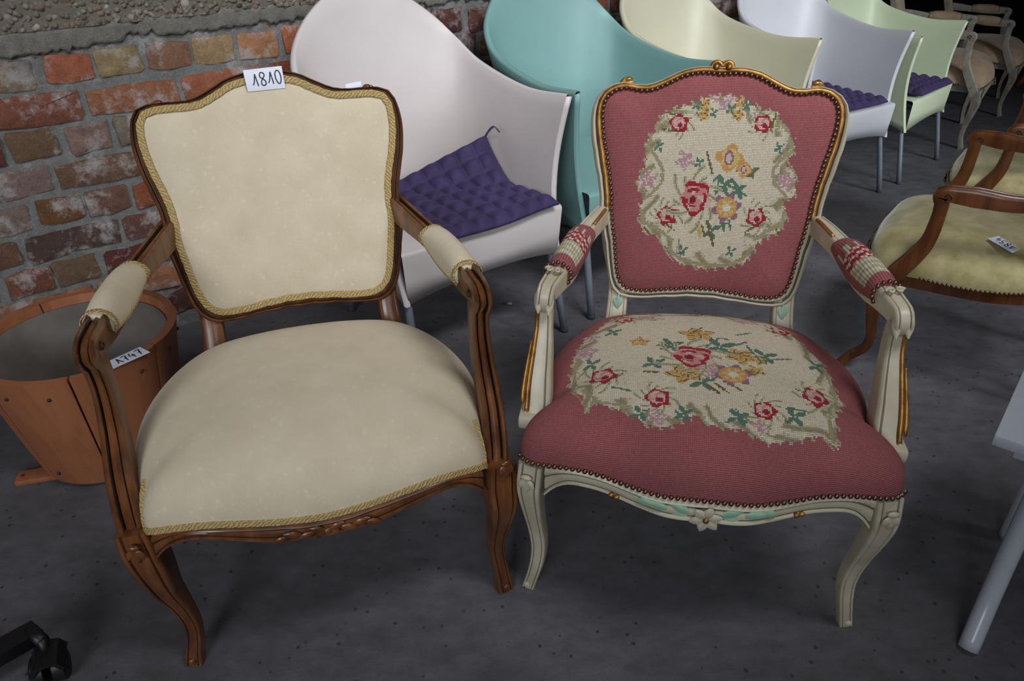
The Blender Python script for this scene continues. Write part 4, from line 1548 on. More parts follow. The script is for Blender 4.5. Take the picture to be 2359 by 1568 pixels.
            for i in (0, 39) if st['trim'] == 'gimp' else (39,):
                arc = []
                for j in range(na + 1):
                    arc.append(np.array(V[i * (na + 1) + j]) + T[i] * (0.001 if i else -0.001))
                arc = np.array(arc)
                mid = arc.mean(0)
                nn = arc - mid
                nn = nn / np.linalg.norm(nn, axis=1)[:, None]
                if st['trim'] == 'gimp':
                    ribbon(arc + nn * 0.0018 - T[i] * (0.004 if i else -0.004), nn, 0.0115, 0.002, 'arm_gimp', M['gimp'], root, False)
                else:
                    pts = along(arc, 0.0105)
                    nails(pts, np.tile(T[i] + Up[i] * 0.5, (len(pts), 1)), root)
            for j in (0, na):
                run = np.array([V[i * (na + 1) + j] for i in range(40)])
                q = 1 if j == 0 else -1
                if st['trim'] == 'gimp':
                    ribbon(run + Up * 0.003, Sd * q + Up * 0.2, 0.009, 0.002, 'arm_gimp', M['gimp'], root, False)
        if st.get('volute_arm'):
            T, Sd, Up = frames(Pc, side)
            i = int(np.argmin(np.abs(Pc[:50, 1] - (st['armpad'][1] - 0.012))))
            for q in (-1, 1):
                c = Pc[i] + Sd[i] * q * 0.0085 + Up[i] * (st['armh'][4] / 2 + 0.003)
                Pq = spiral(c, 0.0078, 1.3, q * Sd[i], -T[i])
                V, F = tube(Pq, 0.0024, 7, side=tuple(Up[i]))
                mobj('arm_volute', V, F, wmats[0], root)
            # nose of the knuckle: a carved ridge standing forward of the arm
            i = int(np.argmin(Pc[:70, 1]))
            nose = MB()
            for q in (-1, 1):
                V, F = petal(Pc[i] + Sd[i] * q * 0.0095 + np.array([0, 0.006, 0.020]), (0, -0.45, -0.9), (0, -1, 0.35), 0.046, 0.0085, 0.009)
                nose.add(V, F)
            nose.build('knuckle_ridge', wmats[0], root)
            e = Pc[-1]
            V, F = box(e[0] - 0.030, e[0] + 0.030, e[1] - 0.030, e[1] + 0.030, e[2] - 0.004, e[2] + 0.022, 0.006)
            mobj('post_base', V, F, wmats[0], root, None, True, True, 40)
        if st.get('gilt'):
            # gilded front strip of the arm support and the fluted gilded leaf at its foot
            T, Sd, Up = frames(Pc, side)
            ww = np.interp(np.linspace(0, 1, 90), np.linspace(0, 1, len(pw)), pw)
            hh = np.interp(np.linspace(0, 1, 90), np.linspace(0, 1, len(st['armh'])), st['armh'])
            out = sx
            run = range(56, 88)
            for lane, (f0, r) in enumerate(((0.70, 0.0042),)):
                P2 = np.array([Pc[i] + Sd[i] * out * ww[i] / 2 * f0 + Up[i] * hh[i] / 2 * 0.86 for i in run])
                V, F, _ = sweep(P2, circ(r, 8), side)
                mobj('gilt_strip', V, F, st['gilt'], root)
            for q in range(4):
                P2 = np.array([Pc[i] + Sd[i] * out * (ww[i] / 2 * (0.98 + 0.02 * q) + 0.0015) + Up[i] * hh[i] / 2 * (0.80 - 0.42 * q * min(1, (i - 68) / 10)) for i in range(68, 86)])
                V, F, _ = sweep(P2, circ(0.0044, 8), side, scale=np.interp(np.linspace(0, 1, len(P2)), [0, 0.6, 0.9, 1], [0.35, 0.9, 1.15, 0.6]))
                mobj('gilt_flute', V, F, st['gilt'], root)
            P2 = np.array([Pc[i] + Sd[i] * -sx * 0 + Sd[i] * sx * -0.4 * ww[i] + Up[i] * hh[i] / 2 * 0.9 for i in range(3, 14)])
            V, F, _ = sweep(P2, circ(0.004, 8), side)
            mobj('gilt_strip', V, F, st['gilt'], root)
    return root
# more sprays of leaves and small flowers, worked before the main blooms
SHAPE['back_ops'][1:1] = [('leaf', [0.0225, 0.7072, 0.0235, 0.0229]), ('leaf', [0.0521, 0.6987, 0.0208, 0.0203]), ('leaf', [0.0062, 0.6173, 0.0205, 0.0202]), ('leaf', [0.0748, 0.7351, 0.0149, 0.0145]), ('lilac', [-0.0583, 0.7527, 0.021, 0.0201]), ('leaf', [-0.0307, 0.7473, 0.0135, 0.0129]), ('leaf', [0.029, 0.6285, 0.0136, 0.0134])]
SHAPE['seat_ops'][1:1] = [('leaf', [0.0245, -0.0303, 0.0375, 0.0333]), ('leaf', [-0.0663, -0.0355, 0.0302, 0.0274]), ('leaf', [-0.0989, -0.0998, 0.0276, 0.0227]), ('leaf', [0.1037, -0.0489, 0.0326, 0.0266]), ('leaf', [-0.0132, -0.1498, 0.0312, 0.0264]), ('leaf', [-0.1197, -0.2355, 0.0225, 0.0169]), ('leaf', [-0.0458, -0.2308, 0.0223, 0.018]), ('leaf', [0.0415, -0.2301, 0.0251, 0.0191]), ('leaf', [0.1361, -0.2163, 0.025, 0.0217]), ('leaf', [-0.2134, -0.0943, 0.0214, 0.0232]), ('leaf', [-0.1785, 0.0209, 0.0227, 0.0197]), ('leaf', [0.1982, -0.05, 0.021, 0.0236]), ('orange', [0.0826, -0.102, 0.0191, 0.0182]), ('lilac', [0.004, -0.1133, 0.0238, 0.0221])]
# the walnut chair's own front legs, left and right measured apart
SHAPE['A']['legs'] = {-1: [(0.309, -0.2500, 0.350), (0.303, -0.2570, 0.306), (0.2968, -0.2611, 0.264), (0.2914, -0.2529, 0.202), (0.2816, -0.2430, 0.143), (0.2762, -0.2388, 0.090), (0.2793, -0.2418, 0.052), (0.2855, -0.2493, 0.022), (0.289, -0.254, 0.0)],
                      1: [(0.3160, -0.2540, 0.345), (0.3155, -0.2550, 0.330), (0.3140, -0.2592, 0.292), (0.3165, -0.2618, 0.252), (0.3155, -0.2544, 0.210), (0.3102, -0.2447, 0.158), (0.3078, -0.2397, 0.115), (0.3129, -0.2404, 0.070), (0.3165, -0.2455, 0.036), (0.320, -0.252, 0.0)]}

PLAN_A = [(0, -0.332, 0.366), (0.069, -0.328, 0.369), (0.138, -0.321, 0.377), (0.172, -0.317, 0.381), (0.206, -0.310, 0.380), (0.241, -0.297, 0.372), (0.272, -0.281, 0.360), (0.288, -0.262, 0.352), (0.291, -0.235, 0.355), (0.306, -0.17, 0.366), (0.318, -0.08, 0.37), (0.308, 0.01, 0.37), (0.272, 0.10, 0.37), (0.215, 0.165, 0.37), (0.12, 0.195, 0.372), (0, 0.205, 0.372)]
ST_A = dict(wood=[M['walnut'], M['walnut_groove']], back=(0.196, 0.488, 0.33), puff=(0.010, 0.010), stitch=0.0085, fabric=M['damask'], cover=M['damask'], trim='gimp',
            ear=(0.207, 0.893), seat=(0.135, 2.35), plan=PLAN_A, frontcut=-0.262, gimp_up=(0.284, -0.271, 0.350), carving='leaves', sag=0.004,
            legw=[0.056, 0.062, 0.058, 0.050, 0.042, 0.035, 0.030, 0.028, 0.029, 0.034], stile=(0.226, 0.184),
            arm=[(0.226, 0.262, 0.662), (0.248, 0.19, 0.657), (0.281, 0.097, 0.645), (0.297, 0.02, 0.638), (0.307, -0.058, 0.640), (0.315, -0.125, 0.641), (0.3165, -0.145, 0.6395), (0.3175, -0.154, 0.634), (0.317, -0.153, 0.624)],
            postfoot=[(0.311, -0.242, 0.325)],
            armw=[0.030, 0.032, 0.034, 0.036, 0.040, 0.038, 0.033, 0.034, 0.038, 0.043, 0.046, 0.044], armh=[0.054, 0.048, 0.040, 0.040, 0.044, 0.050, 0.040, 0.036, 0.040, 0.046, 0.050, 0.048],
            knuckle=(0.316, -0.132, 0.633), armpad=(0.105, -0.082, 0.056, 0.037))
chair_a = fauteuil('carved_armchair', 'walnut armchair with plain cream damask upholstery and gold braid', (-0.3983, 1.2304, 0), 0.26537, SHAPE['A'], ST_A)

PLAN_B = [(0, -0.326, 0.374), (0.069, -0.324, 0.373), (0.103, -0.317, 0.374), (0.138, -0.308, 0.377), (0.172, -0.301, 0.383), (0.206, -0.298, 0.388), (0.241, -0.294, 0.388), (0.275, -0.284, 0.380), (0.305, -0.274, 0.376), (0.324, -0.252, 0.376), (0.322, -0.224, 0.378), (0.300, -0.196, 0.380), (0.288, -0.15, 0.380), (0.304, -0.06, 0.376), (0.296, 0.02, 0.374), (0.260, 0.10, 0.374), (0.215, 0.16, 0.374), (0.12, 0.19, 0.374), (0, 0.20, 0.374)]
ST_B = dict(wood=[M['cream_paint'], M['cream_groove']], back=(0.204, 0.484, 0.309), puff=(0.012, 0.012), stitch=0.0031, fabric=M['needle'], cover=M['beige'], trim='nail',
            ear=(0.191, 0.899), volutes=0.927, seat=(0.124, 2.7), plan=PLAN_B, frontcut=-0.252, carving='flower', gilt=M['gilt'], rail_drop=0.003, ops=dict(back=SHAPE['back_ops'], seat=SHAPE['seat_ops']),
            legw=[0.046, 0.046, 0.042, 0.037, 0.033, 0.031, 0.029, 0.027, 0.025, 0.026], stile=(0.216, 0.176),
            arm=[(0.220, 0.245, 0.640), (0.234, 0.19, 0.642), (0.254, 0.125, 0.636), (0.270, 0.02, 0.634), (0.283, -0.055, 0.638), (0.296, -0.100, 0.632), (0.299, -0.112, 0.626), (0.301, -0.114, 0.614)],
            armw=[0.026, 0.030, 0.034, 0.036, 0.040, 0.040, 0.034, 0.029, 0.032, 0.042, 0.050, 0.052], armh=[0.040, 0.038, 0.036, 0.038, 0.044, 0.046, 0.036, 0.032, 0.036, 0.044, 0.050, 0.050],
            knuckle=(0.299, -0.085, 0.612), armpad=(0.135, -0.066, 0.054, 0.037), armsec=FINE, volute_arm=True)
chair_b = fauteuil('carved_armchair', 'cream painted gilt armchair with pink floral needlepoint upholstery', (0.3745, 1.2462, 0), -0.17045, SHAPE['B'], ST_B)
# ------------------------------------------------------------------ velvet armchairs on the right
ST_C = dict(ST_A)
ST_C.update(wood=[M['cherry'], M['cherry_groove']], fabric=M['velvet'], cover=M['velvet'], trim='nail', armpad=None, stitch=0.012, seat=(0.11, 2.5))
SHAPE_C = {k_: v_ for k_, v_ in SHAPE['A'].items() if k_ != 'legs'}
lg = [list(p) for p in SHAPE['A']['leg']]
for k_, dy in ((4, -0.006), (5, -0.018), (6, -0.038), (7, -0.062), (8, -0.08)):
    lg[k_][1] += dy                                        # these sweep further forward at the foot
SHAPE_C['leg'] = lg
chair_c = fauteuil('carved_armchair', 'brown wooden armchair with gold velvet seat carrying a numbered paper card', (1.359, 1.948, 0), math.radians(-125.3), SHAPE_C, ST_C)
chair_c.scale = (0.897,) * 3
chair_d = fauteuil('carved_armchair', 'brown wooden gold velvet armchair standing behind the one with the paper card', (1.86, 2.51, 0), math.radians(-125), SHAPE_C, ST_C)
chair_d.scale = (0.88,) * 3
ST_E = dict(ST_A)
ST_E.update(wood=[M['grey_paint'], M['walnut_groove']], fabric=M['beige'], cover=M['beige'], trim='nail', stitch=0.016)
chair_e = fauteuil('carved_armchair', 'greyed armchair with beige plush seat just beyond the pale lime tub chair', (2.318, 4.258, 0), math.radians(62), SHAPE['A'], ST_E)
chair_f = fauteuil('carved_armchair', 'greyed armchair with beige plush seat farthest right, beside the honey coloured table', (2.87, 4.84, 0), math.radians(62), SHAPE['A'], ST_E)
chair_e.scale = (0.88,) * 3
chair_f.scale = (0.81,) * 3


# ------------------------------------------------------------------ woven tub chairs
def tub_chair(name, label, mat):
    root = thing(name, label, 'armchair', (0, 0, 0), 0)
    low = [(0, 0.255, 0.30), (0.11, 0.245, 0.30), (0.195, 0.20, 0.31), (0.245, 0.11, 0.315), (0.262, -0.06, 0.312), (0.268, -0.18, 0.292), (0.270, -0.254, 0.268)]
    rim = [(0, 0.365, 0.985), (0.11, 0.355, 0.968), (0.208, 0.325, 0.905), (0.272, 0.268, 0.832), (0.297, 0.165, 0.765), (0.308, -0.05, 0.722), (0.316, -0.236, 0.730)]
    ns, nv = 81, 15

    def sym(L, n):
        L = np.array(L, float)
        return cr(np.vstack([L[::-1] * [-1, 1, 1], L[1:]]), n)
    B, R = sym(low, ns), sym(rim, ns)
    mid = np.empty((ns, nv, 3))
    for j in range(nv):
        v = j / (nv - 1)
        e = v ** 1.45
        mid[:, j, :2] = B[:, :2] * (1 - e) + R[:, :2] * e
        mid[:, j, 2] = B[:, 2] * (1 - v) + R[:, 2] * v
    # the arm fronts are hollowed: pull the middle of the front edge inwards and back
    for i in range(ns):
        fr = max(0, (abs(i - 40) - 30) / 10)
        for j in range(nv):
            v = j / (nv - 1)
            mid[i, j, 1] += 0.035 * fr * math.sin(math.pi * v) ** 1.0
    dU = np.gradient(mid, axis=0)
    dV = np.gradient(mid, axis=1)
    Nn = np.cross(dU, dV)
    Nn /= np.linalg.norm(Nn, axis=2)[..., None]
    if (Nn[40, 5] @ np.array([0, 1, 0])) < 0:
        Nn = -Nn
    T = 0.010
    # closed ring of section points in v: outer up, rounded rim, inner down
    rows = []
    for j in range(nv):
        rows.append(mid[:, j] + Nn[:, j] * T)
    rows.append(mid[:, -1] + Nn[:, -1] * T * 0.6 + np.array([0, 0, 0.006]))
    rows.append(mid[:, -1] - Nn[:, -1] * T * 0.6 + np.array([0, 0, 0.006]))
    for j in range(nv - 1, -1, -1):
        rows.append(mid[:, j] - Nn[:, j] * T)
    G = np.stack(rows, 1)
    K = G.shape[1]
    V = G.reshape(-1, 3)
    F = []
    for i in range(ns - 1):
        for k in range(K):
            k2 = (k + 1) % K
            F.append((i * K + k, i * K + k2, (i + 1) * K + k2, (i + 1) * K + k))
    mb = MB().add(V, F)
    # rounded front ends
    for i, q in ((0, 0), (ns - 1, 1)):
        d = mid[i] - mid[i + 1 if i == 0 else i - 1]
        d /= np.linalg.norm(d, axis=1)[:, None]
        a = [mid[i, j] + Nn[i, j] * T for j in range(nv)]
        b = [mid[i, j] + Nn[i, j] * T * 0.6 + d[j] * 0.007 for j in range(nv)]
        c = [mid[i, j] - Nn[i, j] * T * 0.6 + d[j] * 0.007 for j in range(nv)]
        e = [mid[i, j] - Nn[i, j] * T for j in range(nv)]
        VV = a + b + c + e
        FF = []
        for m_ in range(3):
            for j in range(nv - 1):
                FF.append((m_ * nv + j, m_ * nv + j + 1, (m_ + 1) * nv + j + 1, (m_ + 1) * nv + j))
        FF.append((nv - 1, 2 * nv - 1, 3 * nv - 1, 4 * nv - 1))
        mb.add(VV, FF)
    mb.build('shell', mat, root)
    # seat and apron in one sheet: pan, rounded front edge, skirt
    xs = np.linspace(-1, 1, 41)
    prof = []
    for x in xs:
        yf = -0.262 - 0.012 * (1 - x * x)
        zb = 0.268 + 0.030 * (1 - abs(x) ** 2.2)
        xw, xt = 0.266, 0.277
        line = [(0.243 * x, 0.24 - 0.13 * x * x, 0.423), (0.268 * x, 0.0, 0.423), (xt * x, -0.20, 0.424), (xt * x, yf + 0.012, 0.425), (xt * x, yf + 0.003, 0.4215), (xt * x, yf, 0.413), (0.272 * x, yf + 0.003, 0.34), (xw * x, yf + 0.006, zb), (xw * x, yf + 0.02, zb)]
        prof.append(line)
    G = np.array(prof)
    K = G.shape[1]
    F = [(i * K + k, i * K + k + 1, (i + 1) * K + k + 1, (i + 1) * K + k) for i in range(40) for k in range(K - 1)]
    mobj('seat_apron', G.reshape(-1, 3), F, mat, root)
    for sx in (-1, 1):
        V, F = tube([(sx * 0.250, -0.200, 0.415), (sx * 0.258, -0.232, 0.27), (sx * 0.268, -0.266, 0.12), (sx * 0.273, -0.29, 0.006)], 0.0122, 14)
        lg = mobj('leg', V, F, M['aluminium'], root)
        V, F = tube([(sx * 0.273, -0.29, 0.0), (sx * 0.2728, -0.2895, 0.012)], 0.0135, 14)
        mobj('foot_cap', V, F, M['rubber'], lg)
        V, F = tube([(sx * 0.17, 0.19, 0.42), (sx * 0.178, 0.215, 0.28), (sx * 0.19, 0.25, 0.12), (sx * 0.2, 0.275, 0.006)], 0.0122, 14)
        lg = mobj('leg', V, F, M['aluminium'], root)
        V, F = tube([(sx * 0.2, 0.275, 0.0), (sx * 0.1998, 0.2745, 0.012)], 0.0135, 14)
        mobj('foot_cap', V, F, M['rubber'], lg)
    return root


tub0 = tub_chair('tub_chair', 'pinkish white woven tub chair behind the cream damask armchair', WK['pink'])


def copy_thing(r, label, mat_from=None, mat_to=None):
    c = r.copy()
    C.objects.link(c)
    c['label'] = label
    for ch in r.children:
        d = ch.copy()
        C.objects.link(d)
        d.parent = c
        if mat_from and d.data.materials[0] == mat_from:
            d.material_slots[0].link = 'OBJECT'
            d.material_slots[0].material = mat_to
        for g in ch.children:
            e = g.copy()
            C.objects.link(e)
            e.parent = d
    return c


POSES = [('pink', None, (-0.223, 2.175), 37.3, 1), ('green', 'sea green woven tub chair second in the row', (0.31, 2.587), 36.9, 1), ('cream', 'cream yellow woven tub chair, third and middle one of the row', (0.806, 2.997), 42.3, 0.984),
         ('lilac', 'lilac white woven tub chair with purple cushion, fourth in the row', (1.344, 3.417), 30.4, 0.936), ('lime', 'pale lime green woven tub chair with purple cushion, last in the row', (1.830, 3.772), 44.6, 0.890)]
tubs = {}
bpy.context.view_layer.update()
for key, lab, (x, y), rz, sc in POSES:
    o = tub0 if lab is None else copy_thing(tub0, lab, WK['pink'], WK[key])
    o.location = (x, y, 0)
    o.rotation_euler = (0, 0, math.radians(rz))
    o.scale = (sc, sc, sc)
    o['group'] = 'woven tub chairs in a row along the brick wall'
    tubs[key] = ((x, y), math.radians(rz), sc)


# ------------------------------------------------------------------ purple quilted cushions
def tuft_cushion(label, pose, off, rot, size, curl, ties=True):
    (px_, py_), rz, sc = pose
    n, t = 84, 7
    c, s = math.cos(rz), math.sin(rz)
    wx, wy = px_ + sc * (c * off[0] - s * off[1]), py_ + sc * (s * off[0] + c * off[1])
    root = thing('seat_cushion', label, 'cushion', (wx, wy, 0.429 * sc), rz + rot, 'purple quilted seat cushions')
    root.scale = (sc, sc, sc)
    top, bot = [], []
    r = np.random.default_rng(int(abs(off[0]) * 1000) + n)
    ph = r.uniform(0, 6, 4)

    def warp(u, v, h):
        x, y = u * size / 2, v * size / 2
        ed = 1 + 0.012 * math.sin(5 * v + ph[0]) * abs(u) + 0.012 * math.sin(4 * u + ph[1]) * abs(v)
        x, y = x * ed, y * ed
        z = h
        b = max(0.0, v * 0.8 + u * 0.35 * curl[1] - 0.32)
        z += curl[0] * b ** 1.35
        y -= 0.5 * curl[0] * b ** 1.6
        z += 0.004 * math.sin(3 * u + ph[2]) * math.sin(2.5 * v + ph[3]) + 0.004
        return (x, y, z)
    for j in range(n + 1):
        for i in range(n + 1):
            u, v = -1 + 2 * i / n, -1 + 2 * j / n
            q = abs(math.sin(math.pi * t * (u + 1) / 2)) * abs(math.sin(math.pi * t * (v + 1) / 2))
            e = min(1, 1.02 - max(abs(u), abs(v)) ** 10)
            h = 0.010 + 0.024 * (q ** 0.55) * (0.35 + 0.65 * e) + 0.006 * e
            top.append(warp(u, v, h))
            bot.append(warp(u, v, 0.004))
    W = n + 1
    F = []
    for j in range(n):
        for i in range(n):
            a = j * W + i
            F.append((a, a + 1, a + W + 1, a + W))
            F.append((a + W * W, a + W + W * W, a + W + 1 + W * W, a + 1 + W * W))
    for i in range(n):
        for a, b in ((i, i + 1), (n * W + i + 1, n * W + i), ((i + 1) * W, i * W), (i * W + n, (i + 1) * W + n)):
            F.append((a, a + W * W, b + W * W, b))
    mobj('cushion_pad', top + bot, F, M['purple'], root)
    if ties:
        for sx in (-1, 1):
            p = np.array(warp(sx * 0.98, 0.98, 0.012))
            P = cr([p, p + [sx * 0.012, -0.01, 0.022], p + [sx * 0.02, -0.022, 0.03], p + [sx * 0.03, -0.035, 0.014]], 14)
            V, F = sweep(P, np.array([(-0.004, -0.0008), (0.004, -0.0008), (0.004, 0.0008), (-0.004, 0.0008)]), (0, 1, 0.2))[:2]
            mobj('tie', V, F, M['purple'], root)
    return root


tuft_cushion('purple quilted cushion curling up at the back of the pinkish white tub chair', tubs['pink'], (0.038, -0.086), 0.02, 0.412, (0.17, 0.9))
tuft_cushion('purple quilted cushion on the seat of the lilac white tub chair', tubs['lilac'], (0.012, -0.065), 0.03, 0.40, (0.02, 0.0), False)
tuft_cushion('purple quilted cushion on the seat of the pale lime tub chair', tubs['lime'], (0.012, -0.075), -0.03, 0.40, (0.02, 0.0), False)

# ------------------------------------------------------------------ stained wooden tub planter
TX, TY, TH = -1.05, 1.566, 0.345
tub = thing('wooden_tub', 'round orange stained wooden tub of upright staves left of the armchair', 'tub', (TX, TY, 0), 0)
NST = 7
prt = [(0.168, 0.012), (0.186, 0.10), (0.207, 0.22), (0.222, 0.31), (0.230, TH)]
for q in range(NST):
    a0 = 2 * math.pi * (q + 0.012) / NST + 0.62
    a1 = 2 * math.pi * (q + 0.988) / NST + 0.62
    V, F = [], []
    m = 10
    for (r, z) in prt:
        for i in range(m + 1):
            a = a0 + (a1 - a0) * i / m
            ed = 0.0025 if i in (0, m) else 0.0
            V.append(((r - ed) * math.cos(a), (r - ed) * math.sin(a), z))
        for i in range(m, -1, -1):
            a = a0 + (a1 - a0) * i / m
            V.append(((r - 0.021) * math.cos(a), (r - 0.021) * math.sin(a), z))
    K = 2 * (m + 1)
    for j in range(len(prt) - 1):
        for k in range(K):
            k2 = (k + 1) % K
            F.append((j * K + k, j * K + k2, (j + 1) * K + k2, (j + 1) * K + k))
    F.append(tuple(range(K - 1, -1, -1)))
    F.append(tuple((len(prt) - 1) * K + k for k in range(K)))
    st_ = mobj('stave', V, F, M['tub'], tub, None, True, True, 35)
    for (fz, fr) in ((0.30, 0.2215), (0.05, 0.1775)):
        for f in (0.25, 0.75):
            if fz < 0.1 and f > 0.5:
                continue
            a = a0 + (a1 - a0) * f
            V, F = ellipsoid((fr * math.cos(a), fr * math.sin(a), fz), np.array([0.0045, 0.0045, 0.0045]), None, 8, 5)
            mobj('screw', V, F, M['brass_dot'], st_)
V, F = lathe([(0.0, 0.03), (0.138, 0.03), (0.155, 0.10), (0.175, 0.22), (0.199, TH - 0.022), (0.203, TH - 0.022), (0.181, 0.22), (0.160, 0.10), (0.143, 0.02), (0.0, 0.015)], 64)
mobj('tub_lining', V, F, M['tub_inside'], tub)
for dy in (-0.09, 0.09):
    V, F = box(-0.21, 0.165, dy - 0.022, dy + 0.022, 0.0, 0.014, 0.002)
    rn = mobj('base_runner', V, F, M['tub'], tub, None, True, True, 40)
    rn.rotation_euler = (0, 0, 0.25)
    V, F = ellipsoid((-0.195, dy, 0.014), np.array([0.004, 0.004, 0.003]), None, 8, 5)
    mobj('screw', V, F, M['brass_dot'], rn)


# ------------------------------------------------------------------ numbered paper cards
def paper_card(label, corners, strokes, name='price_card', lift=0.0006, lw=0.0022, bend=0.0, thick=0.0008):
    """corners: four world points TL, TR, BR, BL; strokes: polylines in (u, v), v down"""
    c = [np.array(p, float) for p in corners]
    o = sum(c) / 4
    root = thing(name, label, 'card', tuple(o))
    nrm = np.cross(c[1] - c[0], c[3] - c[0])
    nrm /= -np.linalg.norm(nrm)

    def at(u, v, h=0.0):
        p = (c[0] * (1 - u) + c[1] * u) * (1 - v) + (c[3] * (1 - u) + c[2] * u) * v
        return p - o + nrm * (h + bend * (1 - (2 * v - 1) ** 2) * 1.0 + 0.3 * bend * (1 - (2 * u - 1) ** 2))
    nu, nv = 10, 6
    V = [at(i / nu, j / nv, 0) for j in range(nv + 1) for i in range(nu + 1)]
    W = nu + 1
    F = [(j * W + i, j * W + i + 1, (j + 1) * W + i + 1, (j + 1) * W + i) for j in range(nv) for i in range(nu)]
    n = len(V)
    V += [v - nrm * thick for v in V]
    F += [tuple(k + n for k in reversed(f)) for f in F]
    for i in range(nu):
        F += [(i + 1, i, i + n, i + 1 + n), (nv * W + i, nv * W + i + 1, nv * W + i + 1 + n, nv * W + i + n)]
    for j in range(nv):
        F += [(j * W, (j + 1) * W, (j + 1) * W + n, j * W + n), ((j + 1) * W + nu, j * W + nu, j * W + nu + n, (j + 1) * W + nu + n)]
    mobj('paper', V, F, M['paper'], root, None, False)
    if strokes:
        # each written figure is its own flat stroke of ink
        for st_ in strokes:
            P = cr(np.array([(u, v, 0) for u, v in st_]), max(8, 5 * len(st_)))
            ctr = np.array([at(u, v, lift) for u, v, _ in P])
            T = np.gradient(ctr, axis=0)
            T /= np.linalg.norm(T, axis=1)[:, None]
            Bn = np.cross(T, nrm)
            V, F = [], []
            for p, b in zip(ctr, Bn):
                V += [p - b * lw / 2, p + b * lw / 2]
            for i in range(len(ctr) - 1):
                F.append((2 * i, 2 * i + 1, 2 * i + 3, 2 * i + 2))
            mobj('written_figure', V, F, M['ink'], root, None, False, False)
    return root


def w_of(chair, p):
    rz = chair.rotation_euler[2]
    x, y, z = p
    return (chair.location[0] + math.cos(rz) * x - math.sin(rz) * y, chair.location[1] + math.sin(rz) * x + math.cos(rz) * y, z)


ONE = [[(0.10, 0.86), (0.35, 0.62), (0.62, 0.06)], [(0.62, 0.06), (0.72, 0.45), (0.86, 0.96)]]
EIGHT = [[(0.12, 0.28), (0.22, 0.08), (0.5, 0.02), (0.8, 0.12), (0.8, 0.3), (0.5, 0.48), (0.24, 0.7), (0.28, 0.92), (0.55, 0.98), (0.88, 0.88), (0.86, 0.68), (0.52, 0.48), (0.2, 0.38), (0.12, 0.28)]]
NIL = [[(0.3, 0.06), (0.1, 0.3), (0.14, 0.68), (0.4, 0.96), (0.72, 0.96), (0.92, 0.64), (0.86, 0.26), (0.6, 0.04), (0.3, 0.06)]]
SEVEN = [[(0.1, 0.1), (0.5, 0.06), (0.88, 0.06), (0.6, 0.5), (0.45, 0.98)], [(0.3, 0.52), (0.8, 0.48)]]
FOUR = [[(0.35, 0.04), (0.12, 0.58), (0.9, 0.54)], [(0.66, 0.3), (0.62, 0.98)]]
FIVE = [[(0.85, 0.06), (0.3, 0.08), (0.24, 0.44), (0.6, 0.4), (0.86, 0.62), (0.7, 0.92), (0.2, 0.96)]]


def number(figs, u0, u1, v0, v1, slope=0.0):
    out = []
    n = len(figs)
    w = (u1 - u0) / n
    for k, f in enumerate(figs):
        for s_ in f:
            out.append([(u0 + (k + 0.08 + a * 0.84) * w, v0 + b * (v1 - v0) + slope * (k / n)) for a, b in s_])
    return out


hoff = 0.0168
nbA = np.array([0, -1, 0.33]) / math.sqrt(1 + 0.33 ** 2)
cA = [np.array(p) + nbA * hoff for p in ((-0.0345, 0.3452, 0.9405), (0.0395, 0.3462, 0.9435), (0.0405, 0.3345, 0.9035), (-0.0315, 0.3330, 0.9020))]
paper_card('white card numbered 1810 on top of the cream damask armchair back', [w_of(chair_a, p) for p in cA], number([ONE, EIGHT, ONE, NIL], 0.15, 0.96, 0.2, 0.82, -0.06), lift=0.0007, bend=0.003, lw=0.0021)
cA = [np.array(p) + nbA * 0.0195 for p in ((0.158, 0.343, 0.9000), (0.190, 0.344, 0.9035), (0.190, 0.3395, 0.8935), (0.158, 0.3385, 0.8905))]
paper_card('small blank white paper slip on right shoulder of damask armchair back', [w_of(chair_a, p) for p in cA], [], bend=0.001)
paper_card('white card numbered 1747 lying on the rim of the wooden tub', [(-0.9155, 1.4160, 0.3475), (-0.8600, 1.4880, 0.3475), (-0.8270, 1.4640, 0.3475), (-0.8830, 1.3960, 0.3475)], number([ONE, SEVEN, FOUR, SEVEN], 0.2, 0.92, 0.16, 0.86), lw=0.0026)

paper_card('white card numbered 1854 lying upside down on the gold velvet seat', [(1.2743, 1.7418, 0.4300), (1.2605, 1.8317, 0.4300), (1.2978, 1.8472, 0.4300), (1.3094, 1.7641, 0.4300)], number([ONE, EIGHT, FIVE, FOUR], 0.1, 0.9, 0.25, 0.9), lw=0.0024)

# ------------------------------------------------------------------ white chair, black castor base, table, pebble
ws = thing('white_chair', 'white lacquered chair with flat square seat and curved legs at the right edge', 'chair', (1.105, 1.02, 0), math.radians(50))
V, F = box(-0.21, 0.21, -0.21, 0.21, 0.428, 0.45, 0.003)
mobj('seat', V, F, M['white_gloss'], ws, None, True, True, 40)
V, F = box(-0.175, 0.175, -0.175, 0.175, 0.395, 0.4285, 0.003)
mobj('seat_frame', V, F, M['white_gloss'], ws, None, True, True, 40)
for sy in (-1, 1):
    for (x0, x1, x2, x3) in ((-0.165, -0.158, -0.182, -0.248), (0.15, 0.115, 0.102, 0.117)):
        P = cr([(x0, sy * 0.12, 0.41), (x1, sy * 0.12, 0.27), (x2, sy * 0.12, 0.11), (x3, sy * 0.12, 0.004)], 24)
        V, F = tube(P, 0.0175, 14, scale=np.linspace(1, 1.05, 24), side=(0, 1, 0))
        mobj('leg', V, F, M['white_gloss'], ws)
V, F = box(-0.2, 0.2, -0.215, -0.195, 0.45, 0.90, 0.004)
mobj('backrest', V, F, M['white_gloss'], ws, None, True, True, 40)

